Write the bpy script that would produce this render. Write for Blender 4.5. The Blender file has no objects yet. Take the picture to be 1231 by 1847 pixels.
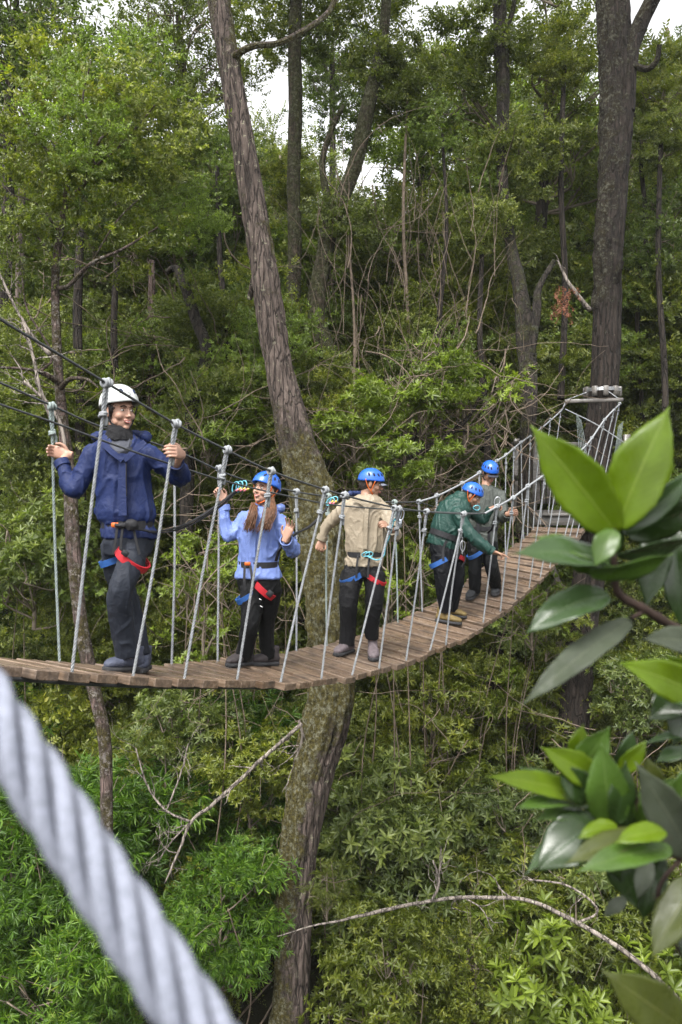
import bpy, math, random
import numpy as np
from mathutils import Vector, Matrix, noise
# ---------------------------------------------------------------- camera, sky, sun, exposure
S = bpy.context.scene
F = 1500.0; W0, H0 = 1231.0, 1847.0; ZC = 9.0
TH = math.atan((H0/2 - 870.0)/F)
cd = bpy.data.cameras.new('camera'); cam = bpy.data.objects.new('camera', cd); S.collection.objects.link(cam)
cam.location = (0, 0, ZC); cam.rotation_euler = (math.pi/2 - TH, 0, 0)
cd.sensor_fit = 'VERTICAL'; cd.sensor_height = 36; cd.sensor_width = 24; cd.lens = F/H0*36
cd.clip_start = 0.05; cd.clip_end = 500
cd.dof.use_dof = True; cd.dof.focus_distance = 6.6; cd.dof.aperture_fstop = 5.6
S.camera = cam
S.render.resolution_x = 682; S.render.resolution_y = 1024
SUN_EL, SUN_AZ = math.radians(58), math.radians(205)
w = bpy.data.worlds.new('World'); S.world = w; w.use_nodes = True
nt = w.node_tree; bg = nt.nodes['Background']
sky = nt.nodes.new('ShaderNodeTexSky'); sky.sky_type = 'NISHITA'; sky.sun_disc = False
sky.sun_elevation = SUN_EL; sky.sun_rotation = SUN_AZ; sky.dust_density = 4; sky.air_density = 1.0; sky.ozone_density = 2.0
hs = nt.nodes.new('ShaderNodeHueSaturation'); hs.inputs['Saturation'].default_value = 0.05
nt.links.new(sky.outputs[0], hs.inputs['Color']); nt.links.new(hs.outputs[0], bg.inputs['Color'])
bg.inputs['Strength'].default_value = 0.15
sd = bpy.data.lights.new('sun', 'SUN'); sun = bpy.data.objects.new('sun', sd); S.collection.objects.link(sun)
sd.energy = 1.5; sd.angle = math.radians(25); sd.color = (1.0, 0.96, 0.9)
_sv = Vector((math.sin(SUN_AZ)*math.cos(SUN_EL), math.cos(SUN_AZ)*math.cos(SUN_EL), math.sin(SUN_EL)))
sun.rotation_euler = _sv.to_track_quat('Z', 'Y').to_euler(); sun.location = (0, 0, 40)
S.view_settings.view_transform = 'Standard'; S.view_settings.look = 'None'
S.view_settings.exposure = 1.68; S.view_settings.gamma = 1
try:
    cy = S.cycles; cy.max_bounces = 7; cy.diffuse_bounces = 4; cy.glossy_bounces = 2; cy.transmission_bounces = 5
    cy.transparent_max_bounces = 4; cy.caustics_reflective = False; cy.caustics_refractive = False
    cy.use_denoising = True; cy.sample_clamp_indirect = 6
except Exception: pass

# ---------------------------------------------------------------- helpers
FW = np.array([0, math.cos(TH), -math.sin(TH)]); UP = np.array([0, math.sin(TH), math.cos(TH)]); RT = np.array([1.0, 0, 0])
CAM = np.array([0, 0, ZC])
def ray(px, py): return FW + (px - W0/2)/F*RT - (py - H0/2)/F*UP
def P(px, py, d): return CAM + d*ray(px, py)
def proj(p):
    q = np.asarray(p, float) - CAM; d = q @ FW
    return W0/2 + F*(q @ RT)/d, H0/2 - F*(q @ UP)/d, d
# bridge plane: plan line through (BX,BY) with direction BU; lateral BN points to the camera's side
BX, BY = 0.15, 7.5
BU = np.array([0.675, 1.0, 0]); BU /= np.linalg.norm(BU); BN = np.array([BU[1], -BU[0], 0])
def plane_pt(px, py, o):
    r = ray(px, py); c = np.array([BX, BY, 0]) + BN*o
    t = ((c - CAM) @ BN)/(r @ BN)
    return CAM + t*r
def s_of(p): return float((np.asarray(p) - np.array([BX, BY, 0])) @ BU)

def cr(pts, step=None, n=None):
    """Catmull-Rom resample of rows (any number of columns)"""
    p = np.asarray(pts, float)
    if len(p) == 2: q = p
    k = len(p); ext = np.vstack([2*p[0]-p[1], p, 2*p[-1]-p[-2]])
    out = []
    for i in range(k-1):
        a, b, c, d = ext[i:i+4]
        L = np.linalg.norm((c-b)[:3]); m = max(1, int(math.ceil(L/step))) if step else n
        t = np.linspace(0, 1, m, endpoint=False)[:, None]
        out.append(0.5*((2*b) + (c-a)*t + (2*a-5*b+4*c-d)*t**2 + (-a+3*b-3*c+d)*t**3))
    out.append(p[-1:]); return np.vstack(out)
def nrm(v):
    v = np.asarray(v, float); return v/np.maximum(np.linalg.norm(v, axis=-1, keepdims=True), 1e-9)
def frames(path, up=None):
    T = np.gradient(path, axis=0); T = nrm(T)
    if up is None:
        a = np.array([0, 0, 1.0]) if abs(T[0][2]) < .9 else np.array([1.0, 0, 0])
    else: a = np.asarray(up, float)
    N = np.zeros_like(path); v = a - T[0]*(a @ T[0]); v /= np.linalg.norm(v); N[0] = v
    for i in range(1, len(path)):
        v = N[i-1] - T[i]*(N[i-1] @ T[i]); N[i] = v/max(np.linalg.norm(v), 1e-9)
    return T, N, np.cross(T, N)
class G:
    """collects geometry for ONE mesh"""
    def __init__(s): s.v = []; s.f = []; s.n = 0; s.m = []; s.cm = 0
    def add(s, V, Fc):
        V = np.asarray(V, float); s.v.append(V)
        for f in Fc: s.f.append(tuple(int(i)+s.n for i in f)); s.m.append(s.cm)
        s.n += len(V); return s
    def ring_tube(s, rings, caps=True):
        R = len(rings); n = len(rings[0]); V = np.vstack(rings); Fc = []
        for i in range(R-1):
            for j in range(n):
                k = (j+1) % n; Fc.append((i*n+j, i*n+k, (i+1)*n+k, (i+1)*n+j))
        if caps: Fc.append(tuple(range(n-1, -1, -1))); Fc.append(tuple(range((R-1)*n, R*n)))
        return s.add(V, Fc)
    def tube(s, path, r, n=8, up=None, caps=True):
        path = np.asarray(path, float); r = np.broadcast_to(np.asarray(r, float), (len(path),))
        T, N, B = frames(path, up); a = np.linspace(0, 2*math.pi, n, endpoint=False)
        return s.ring_tube([path[i] + r[i]*(np.cos(a)[:, None]*N[i] + np.sin(a)[:, None]*B[i]) for i in range(len(path))], caps)
    def loft(s, secs, n=20, p=2.0):
        """secs: (centre, halfA, halfB, dirA, dirB)"""
        a = np.linspace(0, 2*math.pi, n, endpoint=False); ca, sa = np.cos(a), np.sin(a)
        ca = np.sign(ca)*abs(ca)**(2/p); sa = np.sign(sa)*abs(sa)**(2/p)
        return s.ring_tube([np.asarray(c) + ha*ca[:, None]*np.asarray(A) + hb*sa[:, None]*np.asarray(B) for c, ha, hb, A, B in secs])
    def ell(s, c, rad, R=None, nu=16, nv=10):
        R = np.eye(3) if R is None else np.asarray(R); V = []; rad = np.broadcast_to(rad, 3)
        for i in range(1, nv):
            t = math.pi*i/nv
            for j in range(nu):
                q = 2*math.pi*j/nu; V.append((math.sin(t)*math.cos(q), math.sin(t)*math.sin(q), math.cos(t)))
        V += [(0, 0, 1), (0, 0, -1)]; V = np.array(V)*rad; Fc = []
        for i in range(nv-2):
            for j in range(nu): k = (j+1) % nu; Fc.append((i*nu+j, (i+1)*nu+j, (i+1)*nu+k, i*nu+k))
        t, b = len(V)-2, len(V)-1
        for j in range(nu): k = (j+1) % nu; Fc.append((t, j, k)); Fc.append((b, (nv-2)*nu+k, (nv-2)*nu+j))
        return s.add(V @ R.T + np.asarray(c), Fc)
    def box(s, c, size, A=(1, 0, 0), B=(0, 1, 0), C=(0, 0, 1), bev=0.0):
        A, B, C = [np.asarray(x, float) for x in (A, B, C)]; hx, hy, hz = [x/2 for x in size]; c = np.asarray(c, float)
        if bev <= 0:
            V = [c + A*hx*i + B*hy*j + C*hz*k for k in (-1, 1) for i, j in ((-1, -1), (1, -1), (1, 1), (-1, 1))]
            return s.add(V, [(3, 2, 1, 0), (4, 5, 6, 7), (0, 1, 5, 4), (1, 2, 6, 5), (2, 3, 7, 6), (3, 0, 4, 7)])
        rs = []
        for z, e in ((-hz, bev), (-hz+bev, 0), (hz-bev, 0), (hz, bev)):
            x, y, b = hx-e, hy-e, bev
            o = [(-x+b, -y), (x-b, -y), (x, -y+b), (x, y-b), (x-b, y), (-x+b, y), (-x, y-b), (-x, -y+b)]
            rs.append(np.array([c + A*u + B*v + C*z for u, v in o]))
        return s.ring_tube(rs)
    def torus(s, c, R1, r, ax, n=16, m=7, sq=1.0, B=None):
        ax = nrm(ax); B = nrm(np.cross(ax, (0.3, 0.5, 0.8))) if B is None else nrm(B); C = np.cross(ax, B); a = np.linspace(0, 2*math.pi, n, endpoint=False)
        rings = []
        for t in a:
            d = math.cos(t)*B + math.sin(t)*C*sq; o = np.asarray(c) + R1*d; dn = nrm(d)
            q = np.linspace(0, 2*math.pi, m, endpoint=False)
            rings.append(o + r*(np.cos(q)[:, None]*dn + np.sin(q)[:, None]*ax))
        V = np.vstack(rings); Fc = []
        for i in range(n):
            for j in range(m): Fc.append((i*m+j, ((i+1) % n)*m+j, ((i+1) % n)*m+(j+1) % m, i*m+(j+1) % m))
        return s.add(V, Fc)
    def rope(s, path, R, pitch=None, step=None, m=6):
        pitch = pitch or R*7; step = step or pitch/9
        p = np.asarray(path, float); L = np.concatenate([[0], np.cumsum(np.linalg.norm(np.diff(p, axis=0), axis=1))])
        k = max(4, int(L[-1]/step)); t = np.linspace(0, L[-1], k); q = np.stack([np.interp(t, L, p[:, i]) for i in range(3)], 1)
        T, N, B = frames(q); ph0 = random.random()*6
        for h in range(3):
            a = ph0 + 2*math.pi*(t/pitch + h/3)
            c = q + R*.5*(np.cos(a)[:, None]*N + np.sin(a)[:, None]*B); s.tube(c, R*.54, m)
        return s
    def obj(s, name, mat, parent=None, smooth=True, **props):
        me = bpy.data.meshes.new(name); me.from_pydata(np.vstack(s.v).tolist() if s.v else [], [], s.f)
        if smooth: me.polygons.foreach_set('use_smooth', [True]*len(me.polygons))
        o = bpy.data.objects.new(name, me); S.collection.objects.link(o)
        for mm in (mat if isinstance(mat, (list, tuple)) else [mat]): me.materials.append(mm)
        if isinstance(mat, (list, tuple)): me.polygons.foreach_set('material_index', s.m)
        if parent is not None: adopt(o, parent)
        for k, v in props.items(): o[k] = v
        me.update(); return o
def adopt(o, parent):
    bpy.context.view_layer.update() if False else None
    o.parent = parent; o.matrix_parent_inverse = wm(parent).inverted()
def wm(o):
    m = o.matrix_basis.copy(); p = o
    while p.parent is not None:
        m = p.parent.matrix_basis @ p.matrix_parent_inverse @ m if False else (p.parent.matrix_basis @ p.matrix_parent_inverse @ m); p = p.parent
    return m
def thing(name, label, cat, loc=(0, 0, 0), group=None):
    o = bpy.data.objects.new(name, None); S.collection.objects.link(o); o.location = [float(x) for x in loc]; o.empty_display_size = .2
    o['label'] = label; o['category'] = cat
    if group: o['group'] = group
    return o
def tag(o, label, cat, group=None):
    o['label'] = label; o['category'] = cat
    if group: o['group'] = group
    return o
def rod(p, q, r): return np.array([p, (np.asarray(p)+np.asarray(q))/2, q]), r

# ---------------------------------------------------------------- materials
MATS = {}
class NB:
    def __init__(s, name):
        s.m = bpy.data.materials.new(name); s.m.use_nodes = True; s.t = s.m.node_tree; s.p = s.t.nodes['Principled BSDF']; s.out = s.t.nodes['Material Output']
        MATS[name] = s.m
    def n(s, ty, **kw):
        x = s.t.nodes.new(ty)
        for k, v in kw.items():
            if k.startswith('i_'): x.inputs[k[2:].replace('_', ' ')].default_value = v
            else: setattr(x, k, v)
        return x
    def l(s, a, b): s.t.links.new(a, b)
    def coord(s, scale=(1, 1, 1), kind='Object'):
        tc = s.n('ShaderNodeTexCoord'); mp = s.n('ShaderNodeMapping'); mp.inputs['Scale'].default_value = scale
        s.l(tc.outputs[kind], mp.inputs[0]); return mp.outputs[0]
    def noise(s, co, scale, detail=6, rough=.6, dist=0):
        x = s.n('ShaderNodeTexNoise'); x.inputs['Scale'].default_value = scale; x.inputs['Detail'].default_value = detail
        x.inputs['Roughness'].default_value = rough; x.inputs['Distortion'].default_value = dist; s.l(co, x.inputs['Vector']); return x.outputs['Fac']
    def ramp(s, fac, stops, interp='LINEAR'):
        x = s.n('ShaderNodeValToRGB'); x.color_ramp.interpolation = interp; e = x.color_ramp.elements
        while len(e) < len(stops): e.new(.5)
        for el, (p, c) in zip(e, stops): el.position = p; el.color = (*c, 1) if len(c) == 3 else c
        s.l(fac, x.inputs[0]); return x.outputs[0]
    def mix(s, f, a, b, mode='MIX'):
        x = s.n('ShaderNodeMix', data_type='RGBA', blend_type=mode)
        for k, v in ((0, f), (6, a), (7, b)):
            if hasattr(v, 'links') or hasattr(v, 'is_linked'): s.l(v, x.inputs[k])
            else: x.inputs[k].default_value = v if k == 0 else (*v, 1)
        return x.outputs[2]
    def math(s, op, a, b=None, clamp=False):
        x = s.n('ShaderNodeMath', operation=op, use_clamp=clamp)
        for k, v in ((0, a), (1, b)):
            if v is None: continue
            if hasattr(v, 'is_linked'): s.l(v, x.inputs[k])
            else: x.inputs[k].default_value = v
        return x.outputs[0]
    def bump(s, h, strength=.5, dist=.02):
        x = s.n('ShaderNodeBump'); x.inputs['Strength'].default_value = strength; x.inputs['Distance'].default_value = dist
        s.l(h, x.inputs['Height']); s.l(x.outputs[0], s.p.inputs['Normal']); return x
    def base(s, c, rough=None, spec=None):
        if hasattr(c, 'is_linked'): s.l(c, s.p.inputs['Base Color'])
        else: s.p.inputs['Base Color'].default_value = (*c, 1)
        if rough is not None:
            if hasattr(rough, 'is_linked'): s.l(rough, s.p.inputs['Roughness'])
            else: s.p.inputs['Roughness'].default_value = rough
        if spec is not None: s.p.inputs['Specular IOR Level'].default_value = spec
def leaf_mat(name, stops, rough=.42, trans=.42, spec=.5, tcol=None):
    b = NB(name); at = b.n('ShaderNodeAttribute', attribute_name='tint'); oi = b.n('ShaderNodeObjectInfo')
    f = b.math('ADD', b.math('MULTIPLY', at.outputs['Fac'], .75), b.math('MULTIPLY', oi.outputs['Random'], .25))
    c = b.ramp(f, stops); b.base(c, rough, spec)
    tr = b.n('ShaderNodeBsdfTranslucent'); c2 = b.mix(1.0, c, (1.5, 1.7, .7), 'MULTIPLY'); b.l(c2, tr.inputs[0])
    mx = b.n('ShaderNodeMixShader'); mx.inputs[0].default_value = trans
    b.l(b.p.outputs[0], mx.inputs[1]); b.l(tr.outputs[0], mx.inputs[2]); b.l(mx.outputs[0], b.out.inputs[0]); return b.m
LEAF_DARK = leaf_mat('leaf_dark', [(0, (0.016, 0.026, 0.005)), (.5, (0.060, 0.090, 0.016)), (.85, (0.138, 0.180, 0.033)), (1, (0.241, 0.250, 0.046))])
LEAF_MID = leaf_mat('leaf_mid', [(0, (0.028, 0.041, 0.005)), (.5, (0.106, 0.132, 0.016)), (.85, (0.251, 0.261, 0.033)), (.97, (0.374, 0.329, 0.046)), (1, (0.518, 0.272, 0.033))])
LEAF_OLIVE = leaf_mat('leaf_olive', [(0, (0.027, 0.037, 0.006)), (.5, (0.105, 0.132, 0.025)), (.85, (0.235, 0.251, 0.053)), (.97, (0.320, 0.310, 0.064)), (1, (0.464, 0.258, 0.034))])
LEAF_BRIGHT = leaf_mat('leaf_bright', [(0, (0.024, 0.038, 0.005)), (.5, (0.111, 0.153, 0.017)), (.85, (0.247, 0.317, 0.036)), (1, (0.351, 0.384, 0.048))])
LEAF_YOUNG = leaf_mat('leaf_young', [(0, (0.030, 0.044, 0.006)), (.5, (0.121, 0.170, 0.030)), (.85, (0.247, 0.331, 0.056)), (1, (0.376, 0.398, 0.075))])
LEAF_BAMBOO = leaf_mat('leaf_bamboo', [(0, (.015, .035, .004)), (.5, (.065, .14, .010)), (.85, (.15, .25, .022)), (1, (.26, .30, .04))])
LEAF_BLUE = leaf_mat('leaf_blue', [(0, (0.021, 0.034, 0.008)), (.5, (0.085, 0.116, 0.028)), (.85, (0.207, 0.241, 0.058)), (1, (0.321, 0.329, 0.084))])
LEAF_RUST = leaf_mat('leaf_rust', [(0, (.10, .035, .02)), (.5, (.22, .09, .055)), (1, (.32, .16, .10))], .7, .2, .2)
def bark_mat(name, dark, light, lichen=(.42, .43, .30), lich=.62, moss=(.10, .085, .012), mossy=.7, zs=.16):
    b = NB(name); co = b.coord((1, 1, zs)); co1 = b.coord((1, 1, 1))
    f = b.noise(co, 30, 9, .72, .5); f2 = b.noise(co, 11, 5, .6, .8); vo = b.n('ShaderNodeTexVoronoi', feature='DISTANCE_TO_EDGE'); vo.inputs['Scale'].default_value = 13
    wv = b.n('ShaderNodeVectorMath', operation='ADD'); nz = b.n('ShaderNodeTexNoise'); nz.inputs['Scale'].default_value = 9; nz.inputs['Detail'].default_value = 4; b.l(co, nz.inputs['Vector'])
    sc = b.n('ShaderNodeVectorMath', operation='SCALE'); b.l(nz.outputs['Color'], sc.inputs[0]); sc.inputs['Scale'].default_value = .12; co2 = b.coord((1, 1, zs*.42)); b.l(co2, wv.inputs[0]); b.l(sc.outputs[0], wv.inputs[1]); b.l(wv.outputs[0], vo.inputs['Vector'])
    crack = b.ramp(vo.outputs['Distance'], [(0, (.15,)*3), (.09, (1, 1, 1))])
    c = b.ramp(b.math('ADD', b.math('MULTIPLY', f, .6), b.math('MULTIPLY', f2, .4)), [(.36, dark), (.5, tuple((x+y)/2 for x, y in zip(dark, light))), (.62, light)]); c = b.mix(crack, tuple(x*.45 for x in dark), c)
    g = b.noise(co1, 13, 9, .75); li = b.ramp(g, [(lich-.02, (0, 0, 0)), (lich+.03, (1, 1, 1))])
    big = b.noise(co1, 1.3, 3, .5); at = b.n('ShaderNodeAttribute', attribute_name='moss')
    nm = b.noise(co1, 5, 8, .78); mz = b.math('ADD', b.math('MULTIPLY', nm, .9), b.math('MULTIPLY', at.outputs['Fac'], .38))
    mm = b.ramp(mz, [(mossy-.07, (0, 0, 0)), (mossy+.03, (1, 1, 1))]); n2 = b.noise(co1, 30, 7, .75)
    mc = b.ramp(n2, [(.32, tuple(x*.22 for x in moss)), (.5, moss), (.66, tuple(x*1.9 for x in moss))])
    pl = b.ramp(b.noise(co1, 17, 8, .78), [(.50, (0, 0, 0)), (.58, (1, 1, 1))]); mc = b.mix(pl, mc, b.mix(n2, tuple(x*.35 for x in lichen), tuple(x*.95 for x in lichen)))
    c = b.mix(b.math('MULTIPLY', li, b.ramp(big, [(.4, (.3,)*3), (.6, (1, 1, 1))])), c, lichen); c = b.mix(mm, c, mc)
    b.base(c, .85, .25); h = b.math('ADD', b.math('ADD', f, b.math('MULTIPLY', crack, .7)), b.math('MULTIPLY', b.math('MULTIPLY', mm, n2), 1.6)); b.bump(h, 1.0, .035); return b.m
BARK_MAIN = bark_mat('bark_main', (.024, .017, .014), (.14, .108, .092), (.24, .235, .16), lich=.60, moss=(.06, .05, .012), mossy=.66)
BARK_RIGHT = bark_mat('bark_right', (.008, .006, .005), (.042, .031, .025), lichen=(.15, .145, .11), lich=.66, moss=(.022, .017, .007), mossy=.76)
BARK_GREY = bark_mat('bark_grey', (.09, .08, .08), (.30, .27, .26), lich=.70, mossy=.95)
BARK_DARK = bark_mat('bark_dark', (.010, .008, .007), (.045, .035, .028), lichen=(.15, .16, .11), lich=.68, moss=(.04, .04, .008), mossy=.66)
BARK_MOSS = bark_mat('bark_moss', (.025, .018, .012), (.12, .09, .065), lichen=(.16, .16, .10), lich=.60, moss=(.035, .036, .010), mossy=.62)
BARK_PALE = bark_mat('bark_pale', (.12, .10, .085), (.36, .31, .27), lich=.62, moss=(.07, .06, .015), mossy=.62)
BARK_PINK = bark_mat('bark_pink', (.045, .03, .026), (.17, .12, .105), lichen=(.36, .32, .29), lich=.60, moss=(.05, .04, .012), mossy=.60)
def simple(name, col, rough=.6, spec=.4, nz=0, ns=20, var=.25, bumpd=0, metal=0):
    b = NB(name); co = b.coord()
    if var: c = b.mix(b.ramp(b.noise(co, ns, 5, .6), [(.3, (0, 0, 0)), (.7, (1, 1, 1))]), tuple(x*(1-var) for x in col), tuple(min(1, x*(1+var)) for x in col))
    else: c = col
    b.base(c, rough, spec); b.p.inputs['Metallic'].default_value = metal
    if bumpd: b.bump(b.noise(co, nz or 30, 6, .65), .6, bumpd)
    return b.m
# ---------------------------------------------------------------- foliage
rng = np.random.default_rng(7)
def leaves(B, D, N, L, Wd, fold=.25, curl=.15):
    """6-vertex folded leaves -> verts (n*6,3)"""
    n = len(B); L = np.broadcast_to(L, (n,))[:, None]; Wd = np.broadcast_to(Wd, (n,))[:, None]
    D = nrm(D); Sd = nrm(np.cross(D, N)); Nn = np.cross(Sd, D)
    V = np.empty((n, 6, 3))
    V[:, 0] = B; V[:, 3] = B + D*L - Nn*L*curl
    V[:, 1] = B + D*L*.33 + Sd*Wd*.5 + Nn*Wd*fold; V[:, 2] = B + D*L*.7 + Sd*Wd*.38 + Nn*(Wd*fold - L*curl*.4)
    V[:, 5] = B + D*L*.33 - Sd*Wd*.5 + Nn*Wd*fold; V[:, 4] = B + D*L*.7 - Sd*Wd*.38 + Nn*(Wd*fold - L*curl*.4)
    return V
def rv(n): return nrm(rng.normal(size=(n, 3)))
def sprig_leaves(C, A, kind, size):
    """C centres, A axes -> B,D,N,L,W arrays and tint"""
    n = len(C)
    if kind == 'rosette': k = 8
    elif kind == 'spray': k = 12
    elif kind == 'bamboo': k = 7
    elif kind == 'small': k = 9
    elif kind == 'fern': k = 22
    R = rv(n); X = nrm(np.cross(A, R)); Y = np.cross(A, X)
    Bs, Ds, Ns, Ls, Ws, Ts = [], [], [], [], [], []
    st = rng.random(n)
    for i in range(k):
        j = rng.normal(size=(n, 3))*.18
        if kind == 'rosette':
            a = i*2.4 + rng.random(n)*.4; el = .25 + .75*(i/k)
            D = A*(1.15-el)[..., None] if not np.isscalar(el) else A*(1.15-el)
            D = D + (np.cos(a)[:, None]*X + np.sin(a)[:, None]*Y) + j; B = C - A*size*.25*(i/k)
            N = A + j; L = size*(1.0 - .35*(1-i/k))*rng.uniform(.8, 1.1, n); Wd = L*.30
            T = .55 + .45*(1-i/k) - rng.random(n)*.35
        elif kind in ('spray', 'small', 'fern'):
            t = i/k; sgn = 1 if i % 2 else -1
            ln = {'spray': 3.6, 'small': 2.6, 'fern': 6.0}[kind]
            B = C + A*size*ln*(t-.4)[..., None] if not np.isscalar(t) else C + A*size*ln*(t-.4)
            if kind == 'fern': B = B - np.array([0, 0, 1])*(size*4*t*t)
            D = A*.55 + X*sgn*(1 if kind != 'small' else .8) + j*(1.6 if kind == 'small' else .8)
            if kind == 'small': D = D + Y*rng.normal(size=(n, 1))*.7
            N = Y + j*2; L = size*rng.uniform(.7, 1.1, n)*(1 if kind != 'fern' else (1.1-abs(t-.35))); Wd = L*(.48 if kind == 'small' else .42 if kind == 'spray' else .25)
            T = rng.random(n)*.75 + .25*t
        elif kind == 'bamboo':
            a = rng.uniform(-1.5, 1.5, n); D = A*.7 + X*np.sin(a)[:, None]*.9 + Y*rng.normal(size=(n, 1))*.35 - np.array([0, 0, .45]) + j
            B = C + A*size*.35*(i/k-.5); N = Y + j; L = size*rng.uniform(.7, 1.25, n); Wd = L*.13; T = rng.random(n)
        Bs.append(B); Ds.append(D); Ns.append(N); Ls.append(L); Ws.append(Wd); Ts.append(.45*st + .55*np.clip(T, 0, 1))
    return [np.concatenate(x) for x in (Bs, Ds, Ns, Ls, Ws, Ts)]
def leaf_mesh(name, C, A, kind, size, mat, twigs=None):
    B, D, N, L, Wd, T = sprig_leaves(C, A, kind, size)
    V = leaves(B, D, N, L, Wd, *((.12, .28) if kind == 'bamboo' else (.22, .12))).reshape(-1, 3)
    n = len(B); me = bpy.data.meshes.new(name)
    idx = (np.arange(n)[:, None]*6 + np.array([0, 1, 2, 3, 0, 3, 4, 5])[None]).ravel()
    tv = 0
    if twigs is not None and len(twigs.v):
        TV = np.vstack(twigs.v); tf = np.array([f for f in twigs.f if len(f) == 4]); tv = len(TV)
        V = np.vstack([V, TV]); idx = np.concatenate([idx, (tf + n*6).ravel()]); nf = 2*n + len(tf)
    else: nf = 2*n
    me.vertices.add(len(V)); me.vertices.foreach_set('co', V.ravel().astype(np.float32))
    me.loops.add(len(idx)); me.loops.foreach_set('vertex_index', idx.astype(np.int32))
    me.polygons.add(nf); me.polygons.foreach_set('loop_start', np.arange(nf, dtype=np.int32)*4)
    me.materials.append(mat)
    if tv:
        me.materials.append(TWIG); mi = np.zeros(nf, np.int32); mi[2*n:] = 1; me.polygons.foreach_set('material_index', mi)
    me.update(calc_edges=True)
    at = me.attributes.new('tint', 'FLOAT', 'POINT'); t = np.concatenate([np.repeat(T, 6), np.zeros(tv)]); at.data.foreach_set('value', t.astype(np.float32))
    return me
TWIG = simple('twig', (.16, .13, .10), .8, .2)
def crown_pts(rad, lumps, per, seed, flat=1.0, shell=.55, up=.35):
    """clumpy crown: sprig positions on/in lumps spread over an ellipsoid"""
    global rng
    rng = np.random.default_rng(seed); rad = np.array(rad)
    U = rv(lumps)*(rng.random((lumps, 1))**.4); LC = U*rad*.85; lr = rng.uniform(.22, .42, lumps)*rad.mean()
    C = []; A = []
    for c, r in zip(LC, lr):
        m = int(per*(r/(.32*rad.mean()))**2)+3; u = rv(m); u[:, 2] = np.abs(u[:, 2])*.7 + u[:, 2]*.3
        rr = shell + (1-shell)*rng.random((m, 1)); p = c + u*rr*r*np.array([1.15, 1.15, flat]); C.append(p)
        A.append(nrm(u*1.0 + np.array([0, 0, up]) + rng.normal(size=(m, 3))*.35))
    return np.vstack(C), np.vstack(A), LC
def limbs(LC, base, r0=.05, every=2):
    g = G(); g.tube(np.array([base, (.03, .02, base[2]*.4), (0, 0, 0), (0, .02, -base[2]*.6)]), np.array([r0, r0*.8, r0*.5, r0*.2]), 7)
    for i, c in enumerate(LC):
        if i % every: continue
        b = np.asarray(base, float)*.0 + np.array([0, 0, max(base[2], c[2] - .75*math.hypot(c[0], c[1]) - .1)]); mid = (b + c)/2 + rng.normal(size=3)*.12*np.linalg.norm(c-b)
        path = cr([b, mid, c], n=5); g.tube(path, np.linspace(r0, r0*.2, len(path))*.6, 5)
        for k in range(3):
            q = c + rng.normal(size=3)*np.linalg.norm(c-b)*.22
            path = cr([path[len(path)//2], (mid+q)/2 + rng.normal(size=3)*.05, q], n=4); g.tube(path, np.linspace(r0*.4, r0*.1, len(path)), 4)
    return g
PROTO = {}
def proto(key, kind, size, mat, rad, lumps, per, seed, limbed=True, **kw):
    C, A, LC = crown_pts(rad, lumps, per, seed, **kw)
    tw = limbs(LC, (0, 0, -rad[2]*.95), r0=.018*max(rad)+.008) if limbed else None
    PROTO[key] = leaf_mesh(key, C, A, kind, size, mat, tw); return PROTO[key]

# ---------------------------------------------------------------- terrain
def ground_z(x, y):
    h = np.interp(y, [-20, 7, 13, 20, 28, 45, 80, 160], [-8, -7.6, -5.9, -3.4, -.6, 4.5, 9, 12])
    h = h + .35*np.sin(x*.31 + y*.22) + .25*np.sin(x*.7 - y*.41 + 1) - .05*np.maximum(0, -x - 3)*0 + .02*np.maximum(0, x-2)
    return ZC + h
def terrain():
    xs = np.linspace(-90, 90, 150); ys = np.linspace(-20, 160, 150); X, Y = np.meshgrid(xs, ys)
    Z = ground_z(X, Y); V = np.stack([X, Y, Z], -1).reshape(-1, 3); n = 150
    Fc = [(i*n+j, i*n+j+1, (i+1)*n+j+1, (i+1)*n+j) for i in range(n-1) for j in range(n-1)]
    b = NB('forest_soil'); co = b.coord(); f = b.noise(co, 3, 8, .7)
    b.base(b.ramp(f, [(.3, (.010, .009, .005)), (.5, (.022, .02, .010)), (.7, (.03, .04, .012))]), .95, .2); b.bump(f, .8, .2)
    G().add(V, Fc).obj('ground', b.m, kind='structure')
terrain()

# ---------------------------------------------------------------- trees given as a run of (px, py, width_px, depth)
def bark_tube(pts, seed=0, nseg=40, rough=.12, moss_fn=None, step=.07, furrow=7):
    """pts rows: x,y,z,r -> mesh with furrowed displaced bark and 'moss' attribute"""
    p = cr(pts, step=step); path, r = p[:, :3], p[:, 3]; T, N, B = frames(path, (1, 0, .01))
    a = np.linspace(0, 2*math.pi, nseg, endpoint=False); V = np.zeros((len(path), nseg, 3)); M = np.zeros((len(path), nseg))
    s = np.concatenate([[0], np.cumsum(np.linalg.norm(np.diff(path, axis=0), axis=1))])
    rs = random.Random(seed); o = rs.random()*50
    for i in range(len(path)):
        for j in range(nseg):
            c, sn = math.cos(a[j]), math.sin(a[j])
            f = noise.noise((c*furrow*.5+o, sn*furrow*.5, s[i]*1.3)); g = noise.noise((c*1.1+o, sn*1.1, s[i]*.8+o)); h = noise.noise((c*9, sn*9+o, s[i]*6))
            m = moss_fn(s[i]/s[-1], a[j], path[i]) if moss_fn else 0
            M[i, j] = m
            lump = max(0, m-.3)*max(0, noise.noise((c*3+o, sn*3, s[i]*5))+.25)
            k = 1 + rough*(-abs(f)*1.6 + .3) + rough*.9*g + rough*.35*h + lump*.35
            V[i, j] = path[i] + r[i]*k*(c*N[i] + sn*B[i])
    return V, M
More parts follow.
